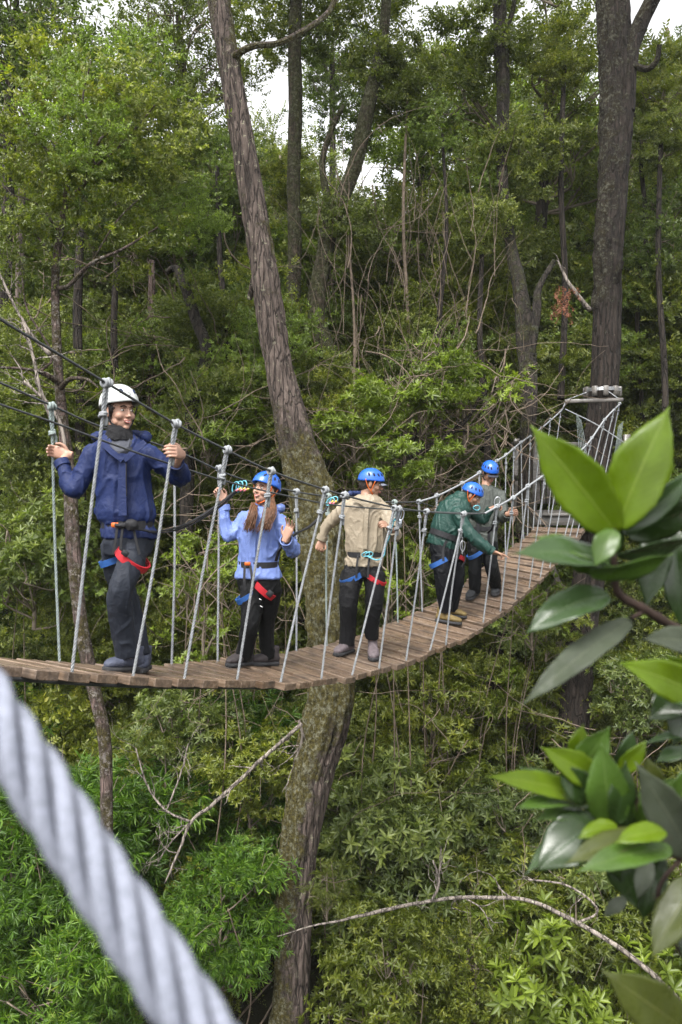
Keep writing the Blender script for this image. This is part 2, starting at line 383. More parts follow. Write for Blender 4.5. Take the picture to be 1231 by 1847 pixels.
def add_grid(g, V, M, ml):
    R, n = V.shape[:2]
    g.add(V.reshape(-1, 3), [(i*n+j, i*n+(j+1) % n, (i+1)*n+(j+1) % n, (i+1)*n+j) for i in range(R-1) for j in range(n)]); ml.append(M.ravel())
def trunk(name, runs, mat, parent, seed=0, moss_fn=None, nseg=28, rough=.12, step=.1):
    """runs: list of pixel polylines [(px,py,w,d)...]"""
    g = G(); ml = []
    for k, run in enumerate(runs):
        pts = [(*P(px, py, d), w_/2*d/F*.86) for px, py, w_, d in run]
        V, M = bark_tube(pts, seed+k, nseg if k == 0 else max(8, nseg//2), rough, moss_fn, step)
        add_grid(g, V, M, ml)
    o = g.obj(name, mat, parent); at = o.data.attributes.new('moss', 'FLOAT', 'POINT'); at.data.foreach_set('value', np.concatenate(ml).astype(np.float32))
    return o
def put(key, name, loc, rz=0, sc=1.0, parent=None, sz=1.0):
    o = bpy.data.objects.new(name, PROTO[key]); S.collection.objects.link(o)
    o.location = [float(x) for x in loc]; o.rotation_euler = (0, 0, rz); o.scale = (sc, sc, sc*sz)
    if parent is not None: adopt(o, parent)
    return o

proto('canopy_fine', 'small', .10, LEAF_MID, (2.4, 2.4, 2.6), 50, 40, 1, shell=.1)
proto('canopy_olive', 'small', .11, LEAF_OLIVE, (2.3, 2.3, 2.7), 48, 34, 2, shell=.1)
proto('canopy_dark', 'small', .12, LEAF_DARK, (2.4, 2.4, 2.5), 48, 34, 3, shell=.1)
proto('canopy_layer', 'spray', .085, LEAF_MID, (2.4, 2.4, 2.2), 48, 36, 4, flat=.4, up=.1, shell=.1)
proto('canopy_bright', 'small', .11, LEAF_BRIGHT, (2.1, 2.1, 2.2), 40, 34, 5, shell=.1)
proto('shrub_rosette', 'rosette', .13, LEAF_MID, (1.1, 1.1, 1.0), 22, 34, 6, shell=.4)
proto('shrub_bright', 'rosette', .14, LEAF_BRIGHT, (1.1, 1.1, .9), 16, 22, 7, shell=.3)
proto('shrub_blue', 'rosette', .12, LEAF_BLUE, (1.1, 1.1, 1.0), 20, 34, 8, shell=.4)
proto('bamboo', 'bamboo', .115, LEAF_BAMBOO, (1.2, 1.2, 1.1), 24, 90, 9, shell=.3, up=0)
proto('fern_bush', 'fern', .05, LEAF_MID, (1.1, 1.1, .9), 18, 34, 10, shell=.4)
proto('shrub_fine', 'small', .07, LEAF_MID, (1.1, 1.1, 1.1), 26, 44, 11)
proto('fine_olive', 'small', .085, LEAF_OLIVE, (1.2, 1.2, 1.2), 34, 22, 13, limbed=False, shell=.0, up=.1)
proto('fine_bright', 'rosette', .085, LEAF_YOUNG, (1.2, 1.2, 1.1), 32, 16, 16, limbed=False, shell=.0, up=.1)
proto('fine_mid', 'small', .085, LEAF_MID, (1.2, 1.2, 1.2), 34, 22, 14, limbed=False, shell=.0, up=.1)
proto('spray_mid', 'spray', .08, LEAF_MID, (1.2, 1.2, 1.1), 34, 18, 15, limbed=False, shell=.0, up=.1)
proto('airy', 'small', .075, LEAF_MID, (1.2, 1.2, 1.2), 44, 11, 17, limbed=False, shell=.0, up=.1)
proto('airy_young', 'small', .07, LEAF_YOUNG, (1.2, 1.2, 1.2), 44, 11, 18, limbed=False, shell=.0, up=.1)
proto('airy_olive', 'small', .075, LEAF_OLIVE, (1.2, 1.2, 1.2), 44, 11, 19, limbed=False, shell=.0, up=.1)
proto('shrub_sparse', 'rosette', .10, LEAF_BRIGHT, (1.2, 1.0, 1.0), 16, 9, 12, shell=.1)

# crowns without limbs, and slim stems, for the far wood
for _k in ('canopy_fine', 'canopy_olive', 'canopy_dark', 'canopy_layer', 'canopy_bright'):
    _a = dict(canopy_fine=('small', .11, LEAF_MID, (2.3, 2.3, 2.4), 46, 24, 21), canopy_olive=('small', .12, LEAF_OLIVE, (2.2, 2.2, 2.6), 44, 24, 22),
              canopy_dark=('small', .13, LEAF_DARK, (2.4, 2.4, 2.4), 44, 24, 23), canopy_layer=('spray', .09, LEAF_MID, (2.4, 2.4, 2.2), 44, 26, 24),
              canopy_bright=('small', .12, LEAF_BRIGHT, (2.0, 2.0, 2.2), 38, 24, 25))[_k]
    proto(_k + '_far', *_a, limbed=False, shell=.05, up=.1)
def stem_proto():
    g = G()
    for x, y in ((0, 0), (.9, .5), (-.7, .8)):
        pth = cr([(x, y, -7), (x+.25, y-.2, -3), (x-.2, y, 0), (x+.1, y+.1, 2.2)], n=6); g.tube(pth, np.linspace(.13, .05, len(pth)), 7)
    PROTO['stem'] = leaf_mesh('stem', np.zeros((1, 3)), np.array([[0, 0, 1.0]]), 'small', .05, LEAF_MID, g)
stem_proto()
# one-object masses (nobody could count them): own clusters scattered by geometry nodes
def scatter(name, keys, pts, label=None):
    """pts: list of (pos, rotz, scale, proto index). The clusters and the points live in the same mesh."""
    Vs, idx, st, tint, flag, mats, mi = [], [], [], [], [], [], []
    base = 0; ls = 0
    for k, key in enumerate(keys):
        me = PROTO[key]; nv = len(me.vertices); co = np.empty(nv*3, np.float32); me.vertices.foreach_get('co', co)
        vi = np.empty(len(me.loops), np.int32); me.loops.foreach_get('vertex_index', vi); t = np.empty(nv, np.float32); me.attributes['tint'].data.foreach_get('value', t)
        m_ = np.empty(len(me.polygons), np.int32); me.polygons.foreach_get('material_index', m_)
        Vs.append(co.reshape(-1, 3)); idx.append(vi + base); tint.append(t); flag.append(np.full(nv, -(k+1))); mi.append(m_ + len(mats))
        mats += list(me.materials); base += nv
    pos = np.array([p[0] for p in pts], np.float32); nP = len(pos)
    V = np.vstack(Vs + [pos]); idx = np.concatenate(idx); me = bpy.data.meshes.new(name)
    me.vertices.add(len(V)); me.vertices.foreach_set('co', V.ravel()); me.loops.add(len(idx)); me.loops.foreach_set('vertex_index', idx.astype(np.int32))
    nf = len(idx)//4; me.polygons.add(nf); me.polygons.foreach_set('loop_start', np.arange(nf, dtype=np.int32)*4)
    for m in mats: me.materials.append(m)
    me.polygons.foreach_set('material_index', np.concatenate(mi)); me.update(calc_edges=True)
    def attr(n, ty, data): a = me.attributes.new(n, ty, 'POINT'); a.data.foreach_set('vector' if ty == 'FLOAT_VECTOR' else 'value', data)
    attr('tint', 'FLOAT', np.concatenate(tint + [np.zeros(nP, np.float32)]).astype(np.float32))
    attr('flag', 'INT', np.concatenate(flag + [np.array([p[3]+1 for p in pts])]).astype(np.int32))
    rot = np.zeros((len(V), 3), np.float32); rot[base:, 2] = [p[1] for p in pts]; attr('rot', 'FLOAT_VECTOR', rot.ravel())
    sc = np.ones(len(V), np.float32); sc[base:] = [p[2] for p in pts]; attr('scl', 'FLOAT', sc)
    o = bpy.data.objects.new(name, me); S.collection.objects.link(o); o['kind'] = 'stuff'
    ng = bpy.data.node_groups.new(name+'_nodes', 'GeometryNodeTree'); ng.interface.new_socket('Geometry', in_out='INPUT', socket_type='NodeSocketGeometry')
    ng.interface.new_socket('Geometry', in_out='OUTPUT', socket_type='NodeSocketGeometry')
    N = ng.nodes; gi = N.new('NodeGroupInput'); go = N.new('NodeGroupOutput'); jn = N.new('GeometryNodeJoinGeometry'); L = ng.links
    def na(n, ty): a = N.new('GeometryNodeInputNamedAttribute'); a.data_type = ty; a.inputs['Name'].default_value = n; return a.outputs['Attribute']
    fl = na('flag', 'INT'); ro = na('rot', 'FLOAT_VECTOR'); scn = na('scl', 'FLOAT')
    def sel(v):
        c = N.new('FunctionNodeCompare'); c.data_type = 'INT'; c.operation = 'EQUAL'
        ins = [i for i in c.inputs if i.type == 'INT']; L.new(fl, ins[0]); ins[1].default_value = v
        s = N.new('GeometryNodeSeparateGeometry'); s.domain = 'POINT'; L.new(gi.outputs[0], s.inputs[0]); L.new(c.outputs[0], s.inputs['Selection']); return s.outputs[0]
    for k in range(len(keys)):
        ip = N.new('GeometryNodeInstanceOnPoints'); L.new(sel(k+1), ip.inputs['Points']); L.new(sel(-(k+1)), ip.inputs['Instance'])
        er = N.new('FunctionNodeEulerToRotation'); L.new(ro, er.inputs[0]); L.new(er.outputs[0], ip.inputs['Rotation']); L.new(scn, ip.inputs['Scale']); L.new(ip.outputs[0], jn.inputs[0])
    L.new(jn.outputs[0], go.inputs[0]); md = o.modifiers.new('scatter', 'NODES'); md.node_group = ng
    if label: o['label'] = label
    return o
R = random.Random(11)
far = []
for i in range(330):     # distant wood on the slope behind
    y = R.uniform(21, 50); x = R.uniform(-.48, .48)*y*1.15; gz = ground_z(x, y)
    top = {0: 6, 1: 9, 2: 12}[R.randrange(3)]*R.uniform(.7, 1.15)
    if R.random() < .55: top *= .45
    # the wood is thinner towards the bright gaps
    px, py, _ = proj((x, y, gz+top))
    if 540 < px < 900 and py < 520 and R.random() < .62: continue
    if py < 300 and R.random() < (.8 if px > 200 else .93): continue
    far.append(((x, y, gz+top), R.uniform(0, 6.28), R.uniform(.75, 1.35), R.choice([0, 0, 1, 1, 2, 3, 3, 4])))
    if R.random() < .3: far.append(((x, y, gz+top), R.uniform(0, 6.28), 1.0, 5))
scatter('distant_wood', ['canopy_fine_far', 'canopy_olive_far', 'canopy_dark_far', 'canopy_layer_far', 'canopy_bright_far', 'stem'], far)
und = []
for i in range(540):     # undergrowth covering the ravine side below and behind the bridge
    y = R.uniform(9.3, 26)**1.0; x = R.uniform(-.46, .46)*y*1.1; gz = ground_z(x, y)
    h = R.uniform(.1, 1.6) if y < 13 else R.uniform(0, 3.2)
    k = R.choice([0, 0, 0, 1, 2, 2, 3, 4]) if x > -2 else R.choice([0, 2, 2, 3, 4, 5])
    if x < -1.2 and y < 13: k = R.choice([5, 5, 5, 4, 3])
    _px = proj((x, y, gz+h))[0]
    if y < 11 and 440 < _px < 660: continue
    und.append(((x, y, gz+h), R.uniform(0, 6.28), R.uniform(.8, 1.45), k))
scatter('undergrowth', ['shrub_rosette', 'shrub_bright', 'shrub_blue', 'fern_bush', 'shrub_fine', 'bamboo'], und)

thk = []
for i in range(620):     # thicket filling the middle of the picture behind the bridge
    y = R.uniform(14.9, 22); x = R.uniform(-.44, .44)*y*1.1; gz = ground_z(x, y); top = gz + R.uniform(.5, 9.5)
    py = proj((x, y, top))[1]
    if py < 330 and R.random() < .75: continue
    thk.append(((x, y, top), R.uniform(0, 6.28), R.uniform(.55, 1.15), R.choice([0, 0, 0, 1, 1, 2, 2, 3, 4])))
scatter('thicket', ['fine_olive', 'fine_mid', 'spray_mid', 'shrub_bright', 'fine_bright'], thk)

mid = []
while len(mid) < 270:    # loose leafy growth in the middle storey behind the bridge
    y = R.uniform(11.6, 15.2); x = R.uniform(-.44, .44)*y*1.05; o = float((np.array([x-BX, y-BY, 0])) @ BN)
    if o > -2.1: 
        if not (y > 14.2): continue
    gz = ground_z(x, y); z = gz + R.uniform(1.2, 8.2); px, py, _ = proj((x, y, z))
    if py < 330 and R.random() < .85: continue
    if py < 560 and px < 540 and R.random() < .4: continue
    if 1040 < px < 1130 and y < 14: continue
    mid.append(((x, y, z), R.uniform(0, 6.28), R.uniform(.5, .8), R.choice([0, 0, 1, 2, 2, 3, 4])))
scatter('middle_foliage', ['airy', 'airy_young', 'airy_olive', 'fine_bright', 'spray_mid'], mid)
VINE = simple('vine_bark', (.13, .10, .075), .85, .2, 40, 12, .5)
# ---------------------------------------------------------------- trees one can tell apart
def tree(name, label, runs, mat, crowns=(), seed=0, moss_fn=None, group=None, **kw):
    b = runs[0][-1]; base = P(b[0], b[1], b[3]); t = thing(name, label, 'tree', base, group)
    trunk('trunk', runs, mat, t, seed, moss_fn, **kw)
    for i, (key, px, py, d, sc) in enumerate(crowns): put(key, 'crown', P(px, py, d), (seed*1.7 + i*2.1) % 6.28, sc, t)
    return t
def mfn_main(t, a, p):
    px, py, _ = proj(p); side = math.cos(a - 2.75)
    m = float(np.interp(py, [0, 120, 160, 640, 760, 860, 930, 1240, 1340, 1560, 1700, 1900], [.35, .35, .12, .14, .35, .75, 1.0, .95, .45, .25, .15, .2]))
    m += side*float(np.interp(py, [600, 1240, 1340, 1900], [0, .12, .6, .75])); m += max(0, -side)*(.55 if 400 < py < 460 or py < 120 else .12 if py < 700 else 0)
    return max(0, m)
tree('leaning_tree', 'big leaning tree with furrowed brown bark, mossy where it passes behind the bridge', [
    [(378, -130, 40, 10.3), (394, 0, 43, 10.2), (428, 200, 46, 10.1), (467, 430, 53, 10.0), (500, 640, 60, 9.9), (536, 800, 71, 9.8), (566, 900, 84, 9.8), (590, 1050, 87, 9.7),
     (602, 1180, 90, 9.7), (594, 1290, 90, 9.6), (562, 1400, 84, 9.5), (540, 1520, 76, 9.4), (533, 1650, 68, 9.3), (526, 1800, 76, 9.2), (520, 2050, 92, 9.1)],
    [(408, 110, 15, 10.05), (440, 90, 14, 10.05), (462, 82, 13, 10.1), (500, 78, 11, 10.3), (540, 60, 11, 10.6), (590, 25, 11, 11), (612, -20, 12, 11.2)],
    [(478, 470, 20, 9.95), (462, 500, 17, 10.1), (450, 540, 10, 10.2)]],
    BARK_MAIN, seed=3, moss_fn=mfn_main, nseg=96, step=.04, rough=.19)
def mfn_right(t, a, p):
    py = proj(p)[1]; return .65 + .2*math.cos(a-3) if py < 560 else (.2 + .3*max(0, math.cos(a-2.4)) if py < 700 else 0)
tree('platform_tree', 'tall dark barked tree with a forked top, carrying the far end of the bridge', [
    [(1105, -130, 59, 13.0), (1108, 0, 63, 13), (1113, 150, 65, 13), (1108, 300, 59, 12.95), (1098, 450, 57, 12.9), (1096, 550, 55, 12.9), (1090, 700, 53, 12.85), (1075, 850, 63, 12.8),
     (1066, 1000, 63, 12.75), (1048, 1150, 61, 12.7), (1035, 1300, 63, 12.6), (1022, 1450, 72, 12.5)],
    [(1126, 200, 38, 12.9), (1136, 100, 34, 12.9), (1158, 40, 32, 12.9), (1190, -30, 30, 12.8), (1210, -120, 27, 12.8)],
    [(1130, 110, 13, 12.9), (1165, 125, 12, 12.7), (1185, 110, 11, 12.6), (1190, 80, 9, 12.5)],
    [(1100, 545, 17, 12.9), (1112, 500, 14, 12.7), (1122, 470, 10, 12.6)]],
    BARK_RIGHT, seed=9, moss_fn=mfn_right, nseg=64, step=.06, rough=.17)
tree('dark_forked_tree', 'slim dark tree forking low down, rising behind the two helmets farthest along the bridge', [
    [(898, -90, 24, 14.44), (903, 60, 28, 14.44), (908, 160, 27, 14.44), (906, 300, 22, 14.06), (920, 430, 22, 13.68), (938, 520, 30, 12.92), (950, 620, 38, 12.54), (955, 720, 34, 12.16), (950, 800, 30, 12.16), (946, 960, 34, 12.16)],
    [(955, 640, 26, 12.39), (968, 560, 20, 12.39), (972, 520, 14, 12.54), (1000, 470, 9, 12.62)], [(906, 60, 12, 14.44), (925, 20, 10, 14.44), (930, -40, 8, 14.44)]],
    BARK_DARK, [('fine_olive', 950, 300, 14.3, .8), ('fine_mid', 870, 90, 14.8, .9), ('fine_bright', 860, 330, 14.5, .7)], seed=5, moss_fn=lambda t, a, p: .4)
tree('mossy_upright_tree', 'upright mossy tree between the leaning trunk and the bright sky gap', [
    [(538, -80, 24, 14.06), (532, 60, 26, 14.06), (533, 200, 28, 14.06), (530, 330, 27, 13.91), (532, 430, 28, 13.76), (530, 560, 30, 13.62), (535, 700, 34, 13.32), (540, 850, 34, 13.02)]],
    BARK_MOSS, [('fine_bright', 545, 90, 14.6, .5), ('airy', 480, 50, 14.6, .9), ('airy_olive', 570, 20, 14.8, .9), ('fine_mid', 520, 330, 14.5, .5)], seed=6, moss_fn=lambda t, a, p: .5)
tree('mossy_bent_tree', 'mossy tree with a bend, leaning right up to the top centre', [
    [(700, -80, 18, 13.60), (693, 60, 22, 13.60), (665, 190, 30, 13.60), (640, 300, 30, 13.60), (598, 400, 34, 13.44), (585, 470, 34, 13.28), (570, 560, 36, 13.12), (600, 680, 36, 12.80), (610, 850, 38, 12.80)],
    [(600, 400, 20, 13.44), (582, 300, 13, 13.84), (598, 235, 12, 14.00), (620, 190, 8, 14.00)]],
    BARK_MOSS, [('fine_olive', 700, 150, 14.2, .8), ('airy', 650, 40, 14.4, .9), ('airy_young', 625, 210, 14.8, .8), ('fine_bright', 640, 90, 14.6, .5)], seed=7, moss_fn=lambda t, a, p: .55)
tree('curved_dark_tree', 'dark curved trunk arching to the upper left, behind the blue jacket', [
    [(300, 492, 12, 12.60), (318, 484, 16, 12.60), (335, 520, 22, 12.41), (355, 580, 24, 12.22), (371, 620, 25, 12.03), (368, 665, 25, 11.84), (350, 715, 26, 11.75), (340, 830, 28, 11.56), (335, 1000, 30, 11.28)]],
    BARK_DARK, [('canopy_dark', 315, 430, 14.5, .45), ('canopy_dark', 250, 560, 16, .5)], seed=8, moss_fn=lambda t, a, p: .3)
tree('light_leaved_tree', 'young tree with a branching grey trunk and small light green leaves, top left', [
    [(128, 255, 6, 9.8), (122, 330, 11, 9.8), (116, 380, 13, 9.8), (104, 450, 15, 9.8), (100, 520, 17, 9.7), (104, 640, 19, 9.6), (112, 740, 22, 9.5), (126, 860, 25, 9.4), (132, 980, 29, 9.3),
     (146, 1120, 28, 9.2), (165, 1220, 28, 9.2), (188, 1330, 26, 9.1), (193, 1450, 26, 9.0), (196, 1700, 28, 9)],
    [(118, 365, 12, 9.8), (150, 335, 10, 9.7), (172, 290, 8, 9.6), (182, 250, 6, 9.5), (230, 225, 4, 9.5), (268, 235, 2, 9.5)],
    [(104, 520, 10, 9.7), (125, 515, 9, 9.5), (165, 475, 8, 9.3), (220, 450, 6, 9.2), (285, 410, 4, 9.2)],
    [(104, 500, 6, 9.7), (85, 450, 5, 9.7), (62, 420, 3, 9.7)], [(122, 330, 7, 9.8), (120, 300, 5, 9.9), (90, 250, 3, 9.9)],
    [(108, 690, 14, 9.4), (75, 672, 9, 9.2), (40, 665, 6, 9.0), (-10, 662, 5, 8.9)], [(110, 700, 12, 9.4), (128, 683, 9, 9.2), (160, 685, 6, 9.0), (178, 700, 3, 8.9)],
    [(122, 340, 6, 9.8), (100, 290, 5, 9.7), (60, 240, 4, 9.6), (30, 180, 3, 9.5)], [(150, 335, 6, 9.7), (165, 250, 5, 9.5), (150, 180, 4, 9.4), (165, 110, 3, 9.4)], [(172, 300, 5, 9.6), (220, 260, 4, 9.5), (280, 190, 3, 9.5)], [(108, 420, 6, 9.8), (70, 370, 4, 9.6), (20, 350, 3, 9.5)], [(165, 475, 4, 9.3), (210, 400, 3, 9.2), (260, 350, 2, 9.2)],
    [(70, 672, 6, 9.2), (95, 640, 5, 9.3), (50, 560, 4, 9.4), (40, 500, 3, 9.4)]],
    BARK_PINK, [('airy', 110, 210, 10.2, .85), ('airy_young', 190, 150, 10.3, .85), ('airy_olive', 255, 225, 9.7, .8), ('airy', 60, 330, 9.7, .7), ('airy_young', 200, 340, 10.3, .75), ('airy', 240, 420, 9.7, .65),
     ('airy_young', 150, 250, 9.4, .65), ('airy_olive', 20, 450, 9.6, .6), ('airy_young', 350, 400, 11.4, .6), ('airy_olive', 330, 230, 11, .6)], seed=12, moss_fn=lambda t, a, p: .35)
tree('slim_dark_tree', 'slim dark upright trunk just behind the white helmet', [
    [(148, 380, 14, 12.56), (143, 480, 17, 12.37), (140, 580, 19, 12.28), (143, 680, 20, 12.09), (145, 780, 20, 11.90), (148, 950, 22, 11.72)]], BARK_DARK,
    [('canopy_dark', 170, 420, 14.5, .4)], seed=13, moss_fn=lambda t, a, p: .2)
tree('pale_far_tree', 'pale grey trunk far back between the slim and the curved dark trunks', [
    [(274, 470, 13, 13.92), (274, 560, 16, 13.92), (272, 640, 17, 13.92), (272, 760, 20, 13.92)]], BARK_PINK, [('fine_mid', 265, 440, 14.6, .6)], seed=14)
tree('reddish_tree', 'short visible reddish trunk at the left edge', [
    [(40, 340, 14, 13.50), (38, 440, 19, 13.50), (36, 540, 18, 13.50), (40, 700, 18, 13.50)]], BARK_MAIN, [('canopy_olive', 30, 330, 16, .45)], seed=15)
tree('ravine_dark_tree', 'dark trunk standing in the ravine under the far half of the bridge', [
    [(915, 1010, 38, 14), (908, 1100, 42, 13.9), (900, 1200, 44, 13.8), (892, 1320, 46, 13.7), (885, 1450, 52, 13.6)]], BARK_DARK, seed=16)
tree('ravine_slim_tree', 'thin brown trunk in the ravine right of the mossy trunk', [
    [(722, 1130, 12, 14), (728, 1230, 15, 13.8), (735, 1350, 15, 13.6), (732, 1480, 18, 13.4), (730, 1600, 20, 13.2)]], BARK_PALE, seed=17, moss_fn=lambda t, a, p: .45)
tree('hollow_dark_tree', 'dark trunk low at the right, under the long pale fallen branch', [
    [(1045, 1500, 44, 13), (1040, 1600, 46, 12.6), (1036, 1720, 48, 12.2), (1034, 1900, 54, 12)]], BARK_DARK, seed=18)
tree('bridge_shadow_tree', 'dark trunk in the ravine half hidden by shrubs beside the thin brown trunk', [
    [(802, 1150, 22, 14.5), (806, 1290, 26, 14.2), (812, 1420, 28, 14), (812, 1540, 30, 13.8)]], BARK_DARK, seed=19)
tree('right_edge_tree', 'crooked dark sapling at the right edge beside the forked tree', [
    [(1150, 240, 9, 15), (1166, 420, 9, 15), (1150, 560, 10, 15), (1160, 760, 10, 15)]], BARK_DARK,
    [('canopy_layer', 1200, 180, 15.5, .5), ('canopy_dark', 1215, 450, 15, .5)], seed=20)
# crowns of trees whose trunks stand behind the others
def far_tree(label, key, px, py, d, sc, lean=0, mat=BARK_DARK, name='tree'):
    c = P(px, py, d); gz = float(ground_z(c[0], c[1])); t = thing(name, label, 'tree', (c[0]+lean, c[1], gz))
    g = G(); rr = .06 + .05*sc; p = cr([(c[0]-lean*.3, c[1], c[2]+1.0*sc, rr*.4), (c[0], c[1], c[2]-1.2*sc, rr), (c[0]+lean*.6, c[1], (c[2]+gz)/2, rr*1.2), (c[0]+lean, c[1], gz-.3, rr*1.6)], n=8)
    g.tube(p[:, :3], p[:, 3], 9); g.obj('trunk', mat, t); put(key, 'crown', c, px*.01, sc, t); return t
far_tree('tall tree with layered light green sprays, left of the forked dark tree', 'canopy_layer', 985, 170, 17, 1.15, -.5)
far_tree('tree with olive leaves filling the upper centre, right of the sky gap', 'canopy_bright', 760, 230, 19, .9, .4)
far_tree('tree with sparse dark leaves against the white sky, top left corner', 'canopy_dark', 20, 70, 14, .75, -.4)
far_tree('dark leaved tree just left of the leaning trunk, at a third of the height', 'canopy_dark', 385, 380, 15, .6, .3)
far_tree('dense green tree behind the leaning trunk, top', 'canopy_fine', 330, 90, 16, .7, .3)
far_tree('tree with small leaves right of the top of the forked tree', 'canopy_layer', 1190, 330, 18, .95, .5)
far_tree('light green tree high above the mossy bent trunk', 'canopy_bright', 600, 110, 25, .65, 0)
far_tree('mid green tree above the green jacket, behind the vines', 'canopy_fine', 800, 480, 16.5, .85, .2)
far_tree('olive tree behind the dark forked trunk', 'canopy_olive', 870, 560, 15.8, .65, .1)
far_tree('dark tree in the shade between the curved trunk and the leaning trunk', 'canopy_dark', 430, 620, 14.5, .5, -.1)
far_tree('bushy green tree behind the platform tree, right edge', 'canopy_fine', 1180, 640, 17, .8, .1)
# ---------------------------------------------------------------- shrubs
def shrub(label, key, px, py, d, sc, name='shrub', cat='shrub', stem=True):
    c = P(px, py, d); gz = float(ground_z(c[0], c[1])); t = thing(name, label, cat, (c[0], c[1], min(gz, c[2]-.3)))
    g = G(); rs = random.Random(int(px*3+py))
    for k in range(2):
        q = c + np.array([rs.uniform(-.5, .5), rs.uniform(-.5, .5), rs.uniform(-.2, .6)])*sc
        b = np.array([c[0]+rs.uniform(-.2, .2), c[1]+rs.uniform(-.2, .2), min(gz, c[2]-.3)-.05]); m = (b+q)/2 + np.array([rs.uniform(-.55, .55), rs.uniform(-.4, .4), 0])
        p = cr([b, m, q], n=7); g.tube(p, np.linspace(.013, .005, len(p)), 5)
    g.obj('stem', VINE, t); put(key, 'foliage', c, rs.uniform(0, 6), sc, t); return t
SH = [
 ('bright yellow green shrub with leaf rosettes, between the first and second person', 'shrub_bright', 375, 760, 11.5, .8),
 ('bright leaf rosettes left of the leaning trunk above the blond woman', 'shrub_bright', 440, 700, 12, .7),
 ('bright green rosette shrub directly above the tan jacket', 'shrub_bright', 640, 740, 11.5, .85),
 ('bright shrub with pale new leaves above the green jacket', 'shrub_bright', 760, 690, 11.8, .9),
 ('bright rosettes between the tan and the green jacket', 'shrub_bright', 730, 830, 11.2, .7),
 ('yellowish rosette shrub right of the vines, left of the far helmets', 'shrub_sparse', 840, 700, 12, 1.0),
 ('bright green rosettes beneath the purple jacket sleeve', 'shrub_bright', 375, 1000, 10.3, .6),
 ('sparse bright shrub behind the knees of the tan jacket person', 'shrub_sparse', 700, 1040, 11, .8),
 ('dark green bush filling the shade behind the first person legs', 'shrub_blue', 60, 1000, 11.5, 1.1),
 ('sparse shrub with pale leaves behind the second person boots', 'shrub_sparse', 370, 1110, 10.5, .8),
 ('rosette shrub right under the lowest sag of the bridge', 'shrub_blue', 330, 1310, 11, .9),
 ('light green fern bush left below the bridge, right of the slim trunk', 'fern_bush', 300, 1400, 10.6, .8),
 ('olive bush hugging the left side of the mossy trunk below the bridge', 'shrub_rosette', 450, 1400, 10.6, .7),
 ('bright bamboo clump at the left edge below the thick rope', 'bamboo', 20, 1560, 8.8, .8),
 ('bamboo clump with long drooping leaves in the lower left corner', 'bamboo', 130, 1790, 8.2, .8),
 ('bamboo clump right of the thick rope, lower left', 'bamboo', 400, 1660, 9.2, .75),
 ('bright leafy bush left of the trunk base at the bottom', 'shrub_bright', 420, 1560, 9.9, .55),
 ('fern bush in front of the trunk base, low centre', 'fern_bush', 590, 1600, 9.3, .45),
 ('rosette shrub right of the trunk base, above the long fallen branch', 'shrub_blue', 700, 1500, 10.8, .8),
 ('rosette shrub under the long fallen branch, bottom centre', 'shrub_rosette', 700, 1760, 9.2, .8),
 ('mid green shrub below the green jacket, just under the deck', 'shrub_rosette', 780, 1300, 12.4, .9),
 ('blue green rosettes on tall stems left of the pointed foreground leaves', 'shrub_blue', 900, 1480, 11, .9),
 ('yellow green bush touching the deck edge under the far half of the bridge', 'shrub_sparse', 960, 1090, 12, .7),
 ('fresh green shrub under the far deck, left of the platform tree', 'shrub_rosette', 985, 1130, 12.3, .55),
 ('dense fine leaved bush at the bottom right of centre', 'shrub_fine', 860, 1790, 9.4, .75),
 ('green rosettes in the bottom right corner behind the olive foreground leaf', 'shrub_rosette', 1100, 1700, 9.8, .75),
 ('shrub right of the platform tree, seen between the foreground leaves', 'shrub_blue', 1150, 1250, 12.2, .9),
 ('pale green shrub beside the far deck, under the pointing hand', 'shrub_sparse', 925, 975, 13, .45),
]
for a in SH: shrub(*a)
# ---------------------------------------------------------------- bare branches, vines
def branchy(g, pts, side=6, seed=0, depth=2, ln=.5):
    """pts rows px,py,w,d; grows random side twigs"""
    rs = random.Random(seed); q = np.array([(*P(x, y, d), w_/2*d/F) for x, y, w_, d in pts]); p = cr(q, step=.06)
    p[:, :3] += np.cumsum(np.array([[rs.gauss(0, .004) for _ in range(3)] for _ in p]), axis=0)*.6
    g.tube(p[:, :3], np.maximum(p[:, 3], .0025), 7)
    def grow(b, D, r, L, lev):
        pp = [b]; D = np.array(D)
        for _ in range(7): D = nrm(D + np.array([rs.gauss(0, .22) for _ in range(3)])); pp.append(pp[-1] + D*L/7)
        g.tube(np.array(pp), np.linspace(r, max(r*.3, .0015), 8), 5)
        if lev > 0:
            for _ in range(2):
                i = rs.randrange(2, 7); grow(pp[i], nrm(D + np.array([rs.gauss(0, .8) for _ in range(3)])), r*.6, L*.55, lev-1)
    for _ in range(side):
        i = rs.randrange(len(p)//4, len(p)); t = nrm(p[min(i+1, len(p)-1), :3] - p[i-1, :3])
        grow(p[i, :3], nrm(t + np.array([rs.gauss(0, .7) for _ in range(3)])), max(p[i, 3]*.5, .003), ln*rs.uniform(.5, 1.2), depth-1)
def bare(name, label, cat, runs, seed, side=6, ln=.5, mat=None):
    g = G()
    for k, r in enumerate(runs): branchy(g, r, side, seed+k, ln=ln)
    tag(g.obj(name, mat or BARK_PALE), label, cat)
